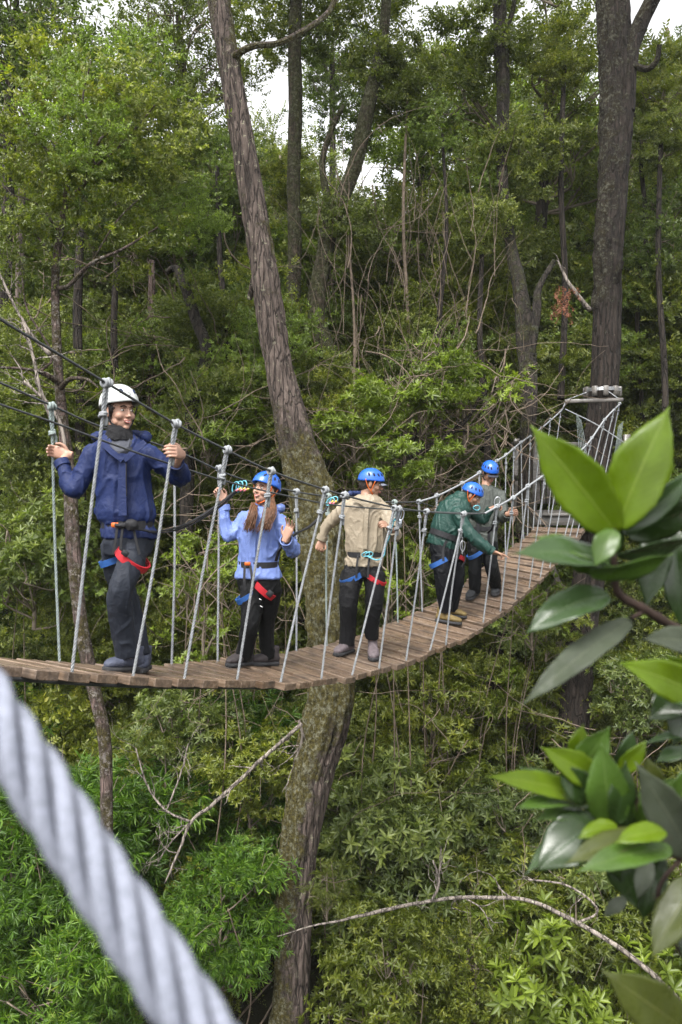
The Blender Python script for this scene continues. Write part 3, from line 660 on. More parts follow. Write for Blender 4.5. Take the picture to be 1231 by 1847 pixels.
bare('fallen_branch', 'long pale curved branch reaching across the bottom from the trunk to the right', 'branch', [
    [(1250, 1830, 11, 8.6), (1180, 1760, 10, 8.7), (1100, 1700, 9, 8.8), (1010, 1650, 8, 8.9), (950, 1625, 7, 8.9), (850, 1620, 7, 9), (760, 1630, 6, 9), (690, 1645, 7, 8.9), (630, 1660, 5, 8.8), (560, 1675, 3, 8.7), (500, 1690, 2, 8.7)],
    [(778, 1625, 5, 9), (792, 1590, 5, 9), (780, 1552, 3, 9)], [(1040, 1665, 5, 8.9), (1080, 1640, 4, 8.9), (1030, 1600, 4, 8.9), (955, 1588, 3, 8.9)]], 31, 5, .5)
bare('dead_branch', 'dead bare branch with fine twigs hanging left of the trunk below the bridge', 'branch', [
    [(545, 1305, 8, 9.3), (500, 1345, 7, 9.3), (440, 1400, 7, 9.3), (385, 1450, 7, 9.3), (345, 1482, 6, 9.3), (320, 1540, 5, 9.3), (298, 1595, 3, 9.3)],
    [(345, 1482, 5, 9.3), (300, 1462, 4, 9.2), (268, 1420, 3, 9.2), (245, 1350, 2, 9.2)], [(300, 1462, 3, 9.2), (325, 1400, 3, 9.2), (342, 1340, 2, 9.2)], [(345, 1482, 4, 9.3), (310, 1520, 3, 9.3), (285, 1560, 2, 9.3)],
    [(540, 1300, 5, 9.4), (545, 1330, 5, 9.4), (530, 1380, 4, 9.4)]], 41, 7, .4, BARK_PALE)
bare('grey_sapling', 'thin grey bare sapling with curling twigs behind the first person', 'branch', [
    [(90, 640, 9, 9), (60, 610, 7, 9), (30, 560, 5, 9), (-5, 490, 4, 9)], [(95, 760, 8, 8.8), (72, 700, 7, 8.8), (60, 640, 6, 8.9), (42, 580, 5, 9)], [(120, 840, 8, 8.8), (115, 780, 7, 8.8), (90, 730, 6, 8.8), (45, 690, 5, 8.8)]], 51, 6, .45)
bare('red_stub_branch', 'broken pale branch stub sticking out left of the platform tree', 'branch', [
    [(1065, 560, 9, 12.9), (1040, 530, 8, 12.8), (1022, 505, 6, 12.8), (1005, 470, 3, 12.8)]], 61, 2, .25, BARK_PALE)
bare('crooked_bare_branch', 'dark curved bare branch above the tan jacket', 'branch', [
    [(735, 830, 13, 11.6), (760, 815, 12, 11.6), (800, 790, 9, 11.6), (840, 760, 7, 11.8), (880, 690, 5, 12)], [(690, 845, 8, 11.5), (735, 830, 10, 11.6), (748, 790, 6, 11.7)]], 71, 6, .5, BARK_DARK)
def rust():
    C = np.array([P(1018 + random.Random(i).gauss(0, 11), 545 + random.Random(i+99).gauss(0, 17), 12.6 + random.Random(i+7).gauss(0, .1)) for i in range(55)])
    o = bpy.data.objects.new('dry_leaves', leaf_mesh('dry_leaves', C, nrm(np.array([[.1, 0, -1.0]]*55) + rv(55)*.5), 'small', .035, LEAF_RUST)); S.collection.objects.link(o)
    tag(o, 'clump of rust red dry leaves hanging beside the platform tree', 'leaves')
rust()
def tangle(name, n, box, mat, seed, r=(.004, .012), hang=.5, kind='stuff', curve=.10):
    """wild thin stems too many to count, box = px0,px1,py0,py1,d0,d1"""
    rs = random.Random(seed); g = G()
    for _ in range(n):
        d = rs.uniform(box[4], box[5]); x, y = rs.uniform(box[0], box[1]), rs.uniform(box[2], box[3]); p0 = P(x, y, d)
        D = np.array([rs.gauss(0, .5), rs.gauss(0, .3), rs.gauss(0, .4) + rs.choice([-1, 1])*hang]); L = rs.uniform(.7, 2.6); pp = [p0]; D = nrm(D); k = int(L/.11)
        cv = np.array([rs.gauss(0, curve) for _ in range(3)])
        for _ in range(k):
            if name in ('vine_tangle', 'hanging_vines') and proj(pp[-1])[1] > 985: break
            D = nrm(D + cv + np.array([rs.gauss(0, .05+curve*1.1) for _ in range(3)])); pp.append(pp[-1] + D*.11)
        if len(pp) < 4: continue
        r0 = rs.uniform(*r)*rs.choice([.6, 1, 1.0, 1.5]); g.tube(np.array(pp), np.linspace(r0, r0*.35, len(pp)), 5, caps=False)
    g.obj(name, mat, kind=kind)
tangle('vine_tangle', 240, (560, 960, 600, 960, 11.0, 13.0), VINE, 3, (.004, .009))
tangle('dry_stem_tangle', 110, (290, 600, 760, 1330, 9.9, 11.0), VINE, 4, (.003, .008), .2)
tangle('hanging_vines', 90, (560, 900, 300, 720, 12.2, 13.8), VINE, 5, (.004, .009), 2.6, 'stuff', .035)
tangle('ravine_stems', 90, (430, 1200, 1250, 1750, 9.2, 12.5), VINE, 6, (.003, .007), .4)
tangle('left_forest_stems', 90, (0, 420, 350, 900, 10.5, 14), VINE, 8, (.004, .011), .5)

for i, (lab, run, mt) in enumerate([
 ('slender brown stem rising left of the vine tangle, right of the leaning trunk', [(628, 420, 5, 13.2), (640, 600, 6, 13.0), (636, 800, 8, 12.8), (648, 1000, 9, 12.4)], VINE),
 ('slender straight stem in the upper centre between the two mossy trees and the forked tree', [(735, 180, 5, 13.8), (728, 400, 7, 13.6), (738, 620, 8, 13.4), (730, 840, 9, 13)], VINE),
 ('slender wavy stem left of the forked dark tree', [(798, 240, 6, 13.6), (806, 420, 8, 13.4), (792, 600, 12, 13.2), (806, 780, 14, 13)], BARK_DARK),
 ('slender stem behind the farthest blue helmet', [(872, 420, 8, 13.8), (866, 600, 12, 13.4), (880, 800, 14, 13.2), (868, 1000, 16, 13)], BARK_DARK),
 ('dark slender trunk left of the curved dark trunk', [(205, 260, 9, 13.5), (212, 420, 12, 13.3), (206, 600, 15, 13.2), (214, 800, 17, 13)], BARK_DARK),
 ('dark slender trunk between the curved trunk and the leaning trunk', [(392, 300, 9, 14), (398, 480, 12, 13.8), (414, 640, 14, 13.4), (408, 860, 17, 13)], BARK_DARK),
 ('slender dark trunk right of the platform tree at the right edge', [(1192, 260, 10, 14.5), (1188, 480, 12, 14.2), (1200, 700, 14, 14), (1196, 960, 16, 13.6)], BARK_DARK),
 ('slender trunk between the forked dark tree and the platform tree', [(1018, 120, 10, 14.8), (1012, 330, 12, 14.5), (1020, 520, 13, 14.3), (1012, 720, 15, 14)], BARK_DARK)]):
    q = run[-1]; t = thing('slender_tree', lab, 'tree', P(q[0], q[1], q[3])); trunk('trunk', [run], mt, t, 70+i, None, nseg=10, rough=.08, step=.2)
    q = run[0]; put(['fine_olive', 'fine_mid', 'fine_bright'][i % 3], 'crown', P(q[0], q[1], q[3]), i*1.3, .62, t)

for nm, pts_ in (('leaning_tree', [(-2.6, 10.0, 21, 1.5), (-.2, 11.0, 22.5, 1.3)]), ('platform_tree', [(4.8, 13.0, 22, 1.4)])):  # unseen crowns of these trees, added above the frame to shade the forest
    for x, y, z, sc in pts_: put('canopy_olive_far', 'crown', (x, y, z), x, sc, bpy.data.objects[nm])
# ---------------------------------------------------------------- the rope bridge
_dk = [(-150, 1180), (60, 1197), (214, 1208), (330, 1213), (455, 1210), (560, 1198), (645, 1180), (728, 1151), (815, 1110), (882, 1069), (926, 1031), (970, 990), (1018, 942)]
_q = [plane_pt(x, y, 0) for x, y in _dk]; _ds = np.array([s_of(q) for q in _q]); _dz = np.array([q[2] for q in _q])
_co = np.polyfit(_ds, _dz, 5)
def deck_z(s, o=0.0):
    roll = .05*np.clip((s+2.2)/1.0, 0, 1)*np.clip((4.6-s)/.8, 0, 1)
    return float(np.polyval(_co, np.clip(s, _ds[0], _ds[-1]))) - roll*o/.37
def bpt(s, o, dz=0): c = np.array([BX, BY, 0]) + BU*s + BN*o; c[2] = deck_z(s, o) + dz; return c
def wood_mat(name, dark, mid, light):
    b = NB(name); tc = b.n('ShaderNodeTexCoord'); oi = b.n('ShaderNodeObjectInfo'); va = b.n('ShaderNodeVectorMath', operation='ADD')
    b.l(tc.outputs['Object'], va.inputs[0]); sc = b.n('ShaderNodeVectorMath', operation='SCALE'); cx = b.n('ShaderNodeCombineXYZ')
    for i in range(3): b.l(oi.outputs['Random'], cx.inputs[i])
    b.l(cx.outputs[0], sc.inputs[0]); sc.inputs['Scale'].default_value = 37; b.l(sc.outputs[0], va.inputs[1])
    mp = b.n('ShaderNodeMapping'); mp.inputs['Scale'].default_value = (1.2, 22, 22); b.l(va.outputs[0], mp.inputs[0])
    f = b.noise(mp.outputs[0], 1.6, 8, .65, .3); g = b.noise(va.outputs[0], 6, 5, .6); c = b.ramp(f, [(.25, dark), (.5, mid), (.75, light)])
    c = b.mix(b.math('MULTIPLY', oi.outputs['Random'], .5), c, b.mix(.5, c, (.10, .085, .08))); c = b.mix(b.ramp(g, [(.5, (0, 0, 0)), (.66, (.7,)*3)]), c, tuple(x*.5 for x in dark))
    wet = b.ramp(g, [(.38, (.22,)*3), (.6, (.6,)*3)]); b.base(c, wet, .5); b.bump(f, .6, .006); return b.m
WOOD = wood_mat('wet_plank', (.035, .022, .014), (.135, .09, .058), (.28, .21, .155))
WOOD_GREY = wood_mat('weathered_wood', (.05, .046, .04), (.12, .11, .10), (.20, .185, .17))
ROPE = simple('rope_fibre', (.23, .24, .25), .85, .2, 60, 45, .3, .003)
ROPE_GREEN = simple('rope_fibre_weathered', (.20, .235, .225), .85, .2, 60, 45, .3, .003)
CABLE = simple('dark_cable', (.045, .048, .05), .55, .4, 80, 60, .3, .001)
STEEL = simple('steel', (.45, .46, .48), .35, .6, var=.15, metal=.8)
bridge = thing('suspension_bridge', 'narrow rope suspension bridge with wooden plank deck sagging between the trees', 'bridge', bpt(0, 0))
PL, PW, PT, PITCH = .77, .152, .052, .205
R = random.Random(4)
s0, s1 = -4.3, s_of(plane_pt(1018, 942, 0)); npl = int((s1-s0)/PITCH)
for i in range(npl):
    s = s0 + (i+.5)*PITCH; a, b_ = bpt(s-PW/2, 0), bpt(s+PW/2, 0); Bv = nrm(b_-a); A = nrm(bpt(s, .3) - bpt(s, -.3)); Cv = np.cross(A, Bv)
    if Cv[2] < 0: Cv = -Cv
    e = R.uniform(-.012, .022); g = G(); L = PL + R.uniform(-.03, .04)
    # geometry in local axes so that the grain follows the plank
    g.box((0, 0, 0), (L, PW*R.uniform(.96, 1.02), PT), bev=.004)
    o = g.obj('plank', WOOD, smooth=False)
    c = bpt(s, e) - Cv*PT/2 + Cv*R.uniform(-.007, .006); m = Matrix(((A[0], Bv[0], Cv[0], c[0]), (A[1], Bv[1], Cv[1], c[1]), (A[2], Bv[2], Cv[2], c[2]), (0, 0, 0, 1)))
    o.matrix_basis = m @ Matrix.Rotation(R.uniform(-.012, .012), 4, 'Z') @ Matrix.Rotation(R.uniform(-.02, .02), 4, 'X')
    adopt(o, bridge)
for o_ in (-.27, .27):
    g = G(); ss = np.arange(s0-.6, s1+.3, .1); g.tube(np.array([bpt(s, o_, -PT-.014) for s in ss]), .012, 6); g.obj('deck_cable', CABLE, bridge)
# handrails as pixel runs lying in upright planes beside the deck
def rail(run, o, r, mat, name='handrail_cable'):
    p = cr([plane_pt(x, y, oo if len(q) else o) for (x, y, *q) in run for oo in [q[0] if q else o]], step=.08)
    g = G(); g.tube(p, r, 7); g.obj(name, mat, bridge); return p
NEAR_O, FAR_O = .50, -.42
near_run = [(-60, 528), (0, 575), (100, 635), (193, 691), (318, 765), (410, 812), (490, 850), (587, 883), (654, 902), (712, 915), (770, 923), (838, 927), (875, 926)]
near_up = [(875, 926), (897, 914), (925, 898), (953, 877), (985, 855), (1020, 832), (1058, 803), (1091, 757), (1120, 727)]
far_run = [(-60, 666), (0, 690), (93, 731), (178, 768), (315, 812), (430, 862), (535, 887), (592, 895), (660, 903), (720, 906), (756, 905)]
far_up = [(756, 905), (788, 895), (815, 882), (834, 872), (865, 853), (897, 831), (913, 821), (940, 798), (977, 772), (1012, 741), (1021, 724)]
NR = rail(near_run, NEAR_O, .0075, CABLE); NU = rail(near_up, NEAR_O, .012, ROPE, 'handrail_rope')
FR = rail(far_run, FAR_O, .0075, CABLE); FU = rail(far_up, FAR_O, .012, ROPE, 'handrail_rope')
LR = rail([(-60, 705), (0, 729), (97, 762), (200, 800), (296, 833), (400, 866), (480, 886), (540, 899), (597, 910), (660, 916), (720, 920), (800, 924), (875, 926)], .36, .006, CABLE, 'safety_cable')
rail([(756, 905), (820, 925), (875, 926)], -.1, .005, CABLE, 'safety_cable')
def knot(c, ax, R_=.02, mat=ROPE, parent=None, n=3):
    g = G(); ax = nrm(ax)
    for k in range(n):
        cc = np.asarray(c) + ax*(k-(n-1)/2)*R_*.95 + np.array([random.uniform(-1, 1)*R_*.12 for _ in range(3)])
        g.torus(cc, R_*1.1, R_*.62, nrm(ax + np.array([random.uniform(-.35, .35) for _ in range(3)])), 12, 6)
    g.ell(c, (R_*1.15,)*3, nu=8, nv=6); t = np.asarray(c) + np.array([.0, 0, R_*1.2]); g.ell(t + BU*R_*.8, (R_*.85, R_*.8, R_*.8), nu=8, nv=6)
    return g.obj('knot', mat, parent)
random.seed(5)
def hanger(top, bot, r=.0095, dbl=.17, mat=ROPE, tail=True):
    """rope from the rail to the deck: knot on the cable, doubled part, second knot, single rope"""
    top, bot = np.asarray(top), np.asarray(bot); D = nrm(bot-top); L = np.linalg.norm(bot-top); d = min(dbl, L*.25)
    sag = np.array([random.uniform(-1, 1), random.uniform(-1, 1), 0])*.012; m1 = top + D*d
    g = G(); side = BU*r*.85
    g.rope(np.array([top+side, (top+m1)/2 + side*1.3, m1]), r, m=5); g.rope(np.array([top-side, (top+m1)/2 - side*1.3, m1]), r, m=5)
    g.rope(cr([m1, (m1+bot)/2 + sag, bot + D*.02], n=12), r, m=5)
    if tail: g.tube(cr([m1, m1 + side*3 + D*.02, m1 + side*3.4 + D*random.uniform(.05, .09)], n=4), r*1.1, 6)
    o = g.obj('hanger_rope', mat, bridge); knot(top, BU, r*1.75, mat, o); knot(m1, D, r*1.55, mat, o, 2)
    return o
def hp(tx, ty, bx, by, side, mat=ROPE, dbl=.17, to=None, r=.0095):
    o = NEAR_O if side > 0 else FAR_O; eo = .36 if side > 0 else -.34
    t = plane_pt(tx, ty, o if to is None else to); b = plane_pt(bx, by, eo); b[2] = deck_z(s_of(b), eo) + .0; hanger(t, b, r, dbl, mat)
# near side (top px, bottom px)
for a in [(-90, 505, -190, 1190), (3, 577, 50, 1196)][:1] + [(193, 691, 130, 1203), (318, 765, 240, 1217), (410, 812, 333, 1228), (490, 850, 428, 1225), (587, 884, 507, 1226), (622, 893, 580, 1216), (712, 917, 636, 1203),
          (720, 918, 684, 1188), (770, 923, 733, 1172), (838, 927, 776, 1152), (835, 928, 805, 1136), (897, 914, 872, 1104), (926, 898, 903, 1092), (953, 877, 930, 1062)]:
    hp(*a, 1)
for a in [(985, 855, 955, 1040), (1010, 838, 975, 1022), (1030, 826, 992, 1008), (1058, 803, 1010, 998), (1068, 790, 1024, 985), (1091, 757, 1040, 975), (1108, 740, 1056, 966), (1118, 728, 1075, 958)]:
    hp(*a, 1, r=.008, dbl=.12)
for a in [(93, 733, 108, 1197), (316, 812, 310, 1200), (396, 845, 393, 1197), (535, 887, 535, 1181), (592, 895, 590, 1168), (660, 903, 628, 1158), (712, 906, 718, 1118), (756, 905, 762, 1100), (788, 894, 790, 1082), (834, 872, 836, 1064), (865, 853, 862, 1046)]:
    hp(*a, -1, mat=ROPE_GREEN if a[0] in (93, 592, 712) else ROPE)
for a in [(897, 831, 885, 1033), (913, 820, 912, 1010), (927, 810, 926, 998), (940, 798, 945, 990), (957, 787, 952, 972), (977, 772, 962, 965), (993, 757, 975, 955), (1012, 741, 988, 945)]:
    hp(*a, -1, r=.008, dbl=.12)
# spreader bar, trunk collar and slack ropes at the far end
def beam(g, a, b, w_, h, up=(0, 0, 1), bev=.004):
    a, b = np.asarray(a, float), np.asarray(b, float); A = nrm(b-a); C = nrm(np.asarray(up) - A*(A @ np.asarray(up))); g.box((a+b)/2, (np.linalg.norm(b-a), w_, h), A, np.cross(C, A), C, bev); return g
g = G(); beam(g, P(1019, 724, 12.35), P(1124, 721, 12.3), .06, .055); g.obj('spreader_bar', WOOD_GREY, bridge)
for x0, y0, x1, y1 in ((1021, 722, 1058, 708), (1120, 722, 1098, 706)):
    g = G(); g.rope(np.array([P(x0, y0, 12.35), (P(x0, y0, 12.35)+P(x1, y1, 12.6))/2, P(x1, y1, 12.6)]), .008); g.obj('guy_rope', ROPE, bridge)
g = G(); g.rope(cr([P(1020, 738, 12.3), P(1080, 768, 12.2), P(1150, 815, 12.0)], n=6), .009); g.obj('guy_rope', ROPE, bridge)
for k in range(5):
    g = G(); g.rope(cr([P(1040+k*2, 745+k*3, 12.2), P(1044+k*3, 800, 12.2), P(1050+k*4, 860+k*4, 12.1)], n=6), .0035); g.obj('side_net_rope', ROPE_GREEN, bridge)
for k in range(5):
    g = G(); g.rope(cr([P(1124-k*2, 760+k*2, 12.0), P(1120-k*2, 800, 12.0), P(1116-k*3, 850, 12.0)], n=6), .0035); g.obj('side_net_rope', ROPE_GREEN, bridge)
col = thing('trunk_collar', 'cable collar with wooden blocks clamped round the platform tree above the spreader bar', 'cable collar', P(1086, 706, 12.85))
g = G(); c = P(1087, 705, 12.86)
for k in range(3): g.torus(c + np.array([0, 0, .018*(k-1)]), .275, .008, (0, .03, 1), 28, 6)
g.obj('cable', STEEL, col)
for k in range(10):
    a = 2*math.pi*k/10 + .2; g = G(); d = np.array([math.cos(a), math.sin(a), 0]); g.box(c + d*.262 - np.array([0, 0, .02]), (.05, .075, .15), d, (-d[1], d[0], 0), bev=.004); g.obj('wood_block', WOOD_GREY, col)
# far platform round the tree
plat = thing('tree_platform', 'wooden platform with posts around the tree at the far end of the bridge', 'platform', P(1010, 940, 12.6))
def pt3(px, py, d): return P(px, py, d)
dz = P(1000, 916, 12.4)[2]
for i in range(14):
    y = 12.35 + i*.11; g = G(); g.box((3.6, y, dz - .1), (1.5, .1, .04), bev=.003); g.obj('deck_board', WOOD_GREY, plat)
for y in (12.4, 13.7): g = G(); g.box((3.6, y, dz-.19), (1.54, .1, .14), bev=.004); g.obj('beam', WOOD_GREY, plat)
for x in (2.9, 4.3):
    for y in (12.55, 13.75): g = G(); g.box((x, y, dz+.45), (.09, .09, 1.3), bev=.004); g.obj('post', WOOD_GREY, plat)
for z in (.45, 1.0):
    g = G(); g.box((3.6, 13.81, dz+z), (1.45, .035, .09), bev=.003); g.obj('rail', WOOD_GREY, plat)
    for x in (2.9, 4.3): g = G(); g.box((x + (.065 if x > 3 else -.065), 13.15, dz+z), (.035, 1.3, .09), bev=.003); g.obj('rail', WOOD_GREY, plat)
for i in range(7): g = G(); g.box((3.12+i*.09-.02, 13.86, dz+.5), (.07, .02, .95), bev=.002); g.obj('slat', WOOD_GREY, plat)
for dx, dy in ((-.8, -.4), (.8, -.4)):
    g = G(); b = np.array([3.7, 13.0, dz-1.5]); beam(g, b + np.array([dx*.25, -.1, 0]), np.array([3.6+dx*.85, 12.5, dz-.2]), .08, .08, (0, 1, 0)); g.obj('brace', WOOD_GREY, plat)
# small platform far left behind the first person
pf = thing('lookout_platform', 'small wooden lookout platform with railing in the trees behind the first person', 'platform', P(150, 840, 17))
c = P(152, 832, 17.2)
for i in range(7): g = G(); g.box(c + np.array([0, i*.15-.4, 0]), (1.3, .13, .05), bev=.003); g.obj('deck_board', WOOD, pf)
for i in range(5): g = G(); g.box(c + np.array([-.6+i*.3, -.46, .42]), (.06, .06, .95), bev=.003); g.obj('post', WOOD, pf)
for z in (.5, .88): g = G(); g.box(c + np.array([0, -.51, z]), (1.36, .04, .06), bev=.003); g.obj('rail', WOOD_GREY, pf)
g = G(); g.box(c + np.array([0, -.42, -.11]), (1.3, .1, .16), bev=.004); g.obj('beam', WOOD, pf)
for x in (-.5, .5):
    h = c[2] - float(ground_z(c[0], c[1])) + .2; g = G(); g.box((c[0]+x, c[1]-.05, c[2]-.03-h/2), (.1, .1, h), bev=.004); g.obj('support_post', WOOD, pf)
# small loose line across the ravine on the right edge of the far deck
g = G(); g.rope(cr([plane_pt(1040, 985, .36), P(1060, 984, 12.2), P(1085, 987, 12.4)], n=5), .008); g.obj('guy_rope', ROPE, bridge)
# ---------------------------------------------------------------- people
def remesh(g, name, mat, voxel, parent, smooth=4, folds=0.0, fscale=9.0, seed=0, dirz=(1, 1, 1)):
    """one continuous surface out of overlapping closed pieces"""
    t = g.obj('tmp', mat, None); md = t.modifiers.new('r', 'REMESH'); md.mode = 'VOXEL'; md.voxel_size = voxel; md.use_smooth_shade = True
    if smooth: sm = t.modifiers.new('s', 'SMOOTH'); sm.factor = .5; sm.iterations = smooth
    dg = bpy.context.evaluated_depsgraph_get(); me = bpy.data.meshes.new_from_object(t.evaluated_get(dg)); me.name = name
    old = t.data; bpy.data.objects.remove(t); bpy.data.meshes.remove(old)
    if folds:
        n = len(me.vertices); co = np.empty(n*3); no = np.empty(n*3); me.vertices.foreach_get('co', co); me.vertices.foreach_get('normal', no)
        co = co.reshape(-1, 3); no = no.reshape(-1, 3); o = np.array([seed*3.1, seed*1.7, seed]); sc = np.array(dirz)*fscale
        h = np.array([1.5*max(0, 1 - abs(noise.noise(Vector(p) + Vector((0, 0, 1.2*noise.noise(Vector(p*.6))))))*5.5)**1.3 - .5 + noise.noise(Vector(p*.5))*1.5 + .9*max(0, 1 - abs(noise.noise(Vector(p*1.9 + np.array([7, 1, 3])))) *5)*.6 for p in co*sc + o])
        co = co + no*(h*folds)[:, None]; me.vertices.foreach_set('co', co.ravel())
    me.polygons.foreach_set('use_smooth', [True]*len(me.polygons)); me.update()
    o = bpy.data.objects.new(name, me); S.collection.objects.link(o)
    if not me.materials: me.materials.append(mat)
    adopt(o, parent); return o
def basis(front, up=(0, 0, 1), roll=0):
    Y = nrm(front); X = nrm(np.cross(Y, up)); Z = np.cross(X, Y); c, s = math.cos(roll), math.sin(roll); X, Z = X*c + Z*s, Z*c - X*s
    return np.stack([X, Y, Z], 1)      # columns: person's right (=Y x up), front, up
def head_geo(g, c, B, s=1.0, neck=None, soft=0):
    def e(p, r, tilt=0):
        R_ = B if not tilt else B @ np.array(Matrix.Rotation(tilt, 3, 'X')); g.ell(c + B @ (np.array(p)*s), np.array(r)*s, R_, 20, 14)
    e((0, -.015, .03), (.074, .092, .085)); e((0, .020, -.015), (.060, .068, .082)); e((0, .030, -.066), (.047-soft*.006, .050, .044)); e((0, .066, -.094), (.020, .017, .016))
    e((0, .090, -.008), (.0085, .014, .027), .25); e((0, .104, -.029), (.0125, .0125, .0095)); e((0, .066, .028), (.048, .022, .015)); e((0, .082, -.058), (.024, .011, .013))
    for k in (-1, 1):
        e((k*.036, .056, -.028), (.026, .026, .026)); e((k*.010, .096, -.033), (.008, .008, .007)); e((k*.077, -.004, -.008), (.009, .018, .030)); e((k*.043, .02, -.062), (.018, .03, .024))
SKIN_L = simple('skin_light', (.37, .215, .155), .5, .4, 60, 18, .10, .001); SKIN_M = simple('skin_tan', (.27, .15, .10), .5, .4, 60, 18, .10, .001)
WHITE_EYE = simple('eye_white', (.7, .68, .64), .3, .5, var=0); DARK_EYE = simple('iris_brown', (.03, .018, .01), .2, .5, var=0)
LIP = simple('lip_skin', (.38, .14, .12), .45, .4, var=.05); TEETH = simple('teeth', (.75, .73, .68), .3, .5, var=0); BROW = simple('brow_hair', (.03, .02, .014), .8, .2, var=.1)
def face_parts(par, c, B, s=1.0, smile=True, lip=None):
    def w_(p): return c + B @ (np.array(p)*s)
    for k in (-1, 1):
        g = G(); g.ell(w_((k*.030, .077, .004)), (.0120*s, .0105*s, .0052*s), B, 14, 10); e = g.obj('eye', WHITE_EYE, par)
        g = G(); g.ell(w_((k*.030, .0845, .004)), (.0058*s, .0042*s, .0062*s), B, 10, 8); g.obj('iris', DARK_EYE, e)
        g = G(); g.tube(cr([w_((k*.014, .088, .013)), w_((k*.030, .0895, .0135)), w_((k*.045, .077, .006))], n=5), .0014*s, 5); g.obj('eyelid', BROW, e)
        g = G(); g.tube(cr([w_((k*.012, .094, .022)), w_((k*.030, .093, .030)), w_((k*.048, .078, .023))], n=5), np.array([.0030]*5+[.0040]*5+[.0016])*s, 6); g.obj('eyebrow', BROW, par)
    g = G(); z = -.058; g.tube(cr([w_((-.025, .081, z+.006)), w_((-.010, .0945, z+.003)), w_((0, .096, z+.002)), w_((.010, .0945, z+.003)), w_((.025, .081, z+.006))], n=4), np.array([.0015]+[.003]*4+[.0036]*8+[.003]*3+[.0015])*s, 6)
    g.tube(cr([w_((-.023, .081, z+.004)), w_((-.011, .092, z-.007)), w_((0, .094, z-.010)), w_((.011, .092, z-.007)), w_((.023, .081, z+.004))], n=4), np.array([.0015]+[.003]*4+[.0042]*8+[.003]*3+[.0015])*s, 6); m = g.obj('mouth', lip or LIP, par)
    if smile: g = G(); g.ell(w_((0, .0915, z-.003)), (.015*s, .004*s, .0032*s), B, 12, 8); g.obj('teeth', TEETH, m)
def hand_geo(g, W, D, N, Tm, curl=1.0, thumb=.8, s=1.0, point=False, spread=.0):
    """W wrist point, D wrist->knuckles, N the way the palm faces, Tm the thumb side"""
    D = nrm(D); N = nrm(np.asarray(N) - D*(D @ N)); T = np.cross(D, N); T = T if T @ np.asarray(Tm) > 0 else -T; W = np.asarray(W); B = (T, N)
    g.loft([(W - D*.03*s, .027*s, .021*s, T, N), (W, .028*s, .020*s, T, N), (W + D*.03*s, .036*s, .018*s, T, N), (W + D*.065*s, .041*s, .015*s, T, N), (W + D*.088*s, .040*s, .012*s, T, N)], 16, 2.6)
    for k, (off, L, r) in enumerate(((.030, .068, .0088), (.010, .076, .0090), (-.011, .070, .0086), (-.030, .056, .0078))):
        c = curl if not (point and k == 0) else .08; p = [W + D*.070*s + T*off*.95*s]; a = 0; kn = W + D*.088*s + T*off*s; p.append(kn); sp = spread*(off/.03)
        for j, fr in enumerate((.45, .31, .24)):
            a += c*(.95, 1.15, .8)[j]; d_ = nrm(D*math.cos(a) + N*math.sin(a) + T*sp*math.cos(a)); p.append(p[-1] + d_*L*fr*1.12*s)
        g.tube(cr(p, n=3), np.interp(np.linspace(0, 1, 13), [0, .5, 1], [r, r*.95, r*.72])*s, 9); g.ell(p[-1], r*.74*s, None, 8, 6)
    b0 = W + D*.012*s + T*.022*s; p1 = b0 + (T*.75 + D*.55 + N*.15)*.030*s; p2 = p1 + nrm(T*(.55-.3*thumb) + D*.9 + N*.55*thumb)*.032*s; p3 = p2 + nrm(D*.9 + N*1.0*thumb - T*.35*thumb)*.027*s
    g.tube(cr([b0, p1, p2, p3], n=4), np.interp(np.linspace(0, 1, 13), [0, .5, 1], [.013, .0105, .0078])*s, 9); g.ell(p3, .0080*s, None, 8, 6)
def cloth(name, col, rough=.6, spec=.3, v=.07, nb=120):
    b = NB(name); co = b.coord(); f = b.noise(co, 9, 6, .6); c = b.mix(b.ramp(f, [(.35, (0, 0, 0)), (.65, (1, 1, 1))]), tuple(x*(1-v) for x in col), tuple(x*(1+v) for x in col)); b.base(c, rough, spec)
    b.bump(b.math('ADD', b.math('MULTIPLY', b.noise(co, 26, 4, .55, 1.2), 1.0), b.math('MULTIPLY', b.noise(co, nb*3, 2), .10)), .55, .012)
    return b.m
BLACK = simple('black_webbing', (.012, .012, .014), .7, .3, var=.2, ns=60); RED = simple('red_webbing', (.34, .012, .02), .6, .3, var=.12, ns=60); BLUEW = simple('blue_webbing', (.018, .075, .25), .6, .3, var=.12, ns=60)
ORANGE = simple('orange_strap', (.50, .10, .012), .5, .4, var=.1); SOLE = simple('boot_sole', (.03, .03, .032), .8, .2)
CYANM = simple('cyan_metal', (.10, .33, .40), .3, .6, var=0, metal=.5); PINKM = simple('pink_metal', (.5, .15, .2), .35, .5, var=0, metal=.3); YELM = simple('yellow_metal', (.5, .33, .07), .35, .5, var=0, metal=.3); GREYM = simple('grey_metal', (.35, .38, .42), .35, .5, var=0, metal=.8)
def plastic(name, col, rough=.3):
    b = NB(name); co = b.coord(); b.base(col, b.ramp(b.noise(co, 40, 5, .7), [(.35, (rough*.8,)*3), (.7, (rough*1.5,)*3)]), .5); b.p.inputs['Coat Weight'].default_value = .2; return b.m
HBLUE = plastic('blue_plastic', (.008, .085, .42)); HWHITE = plastic('white_plastic', (.44, .46, .45)); VENT = simple('vent_dark', (.012, .02, .05), .7, .2, var=0)
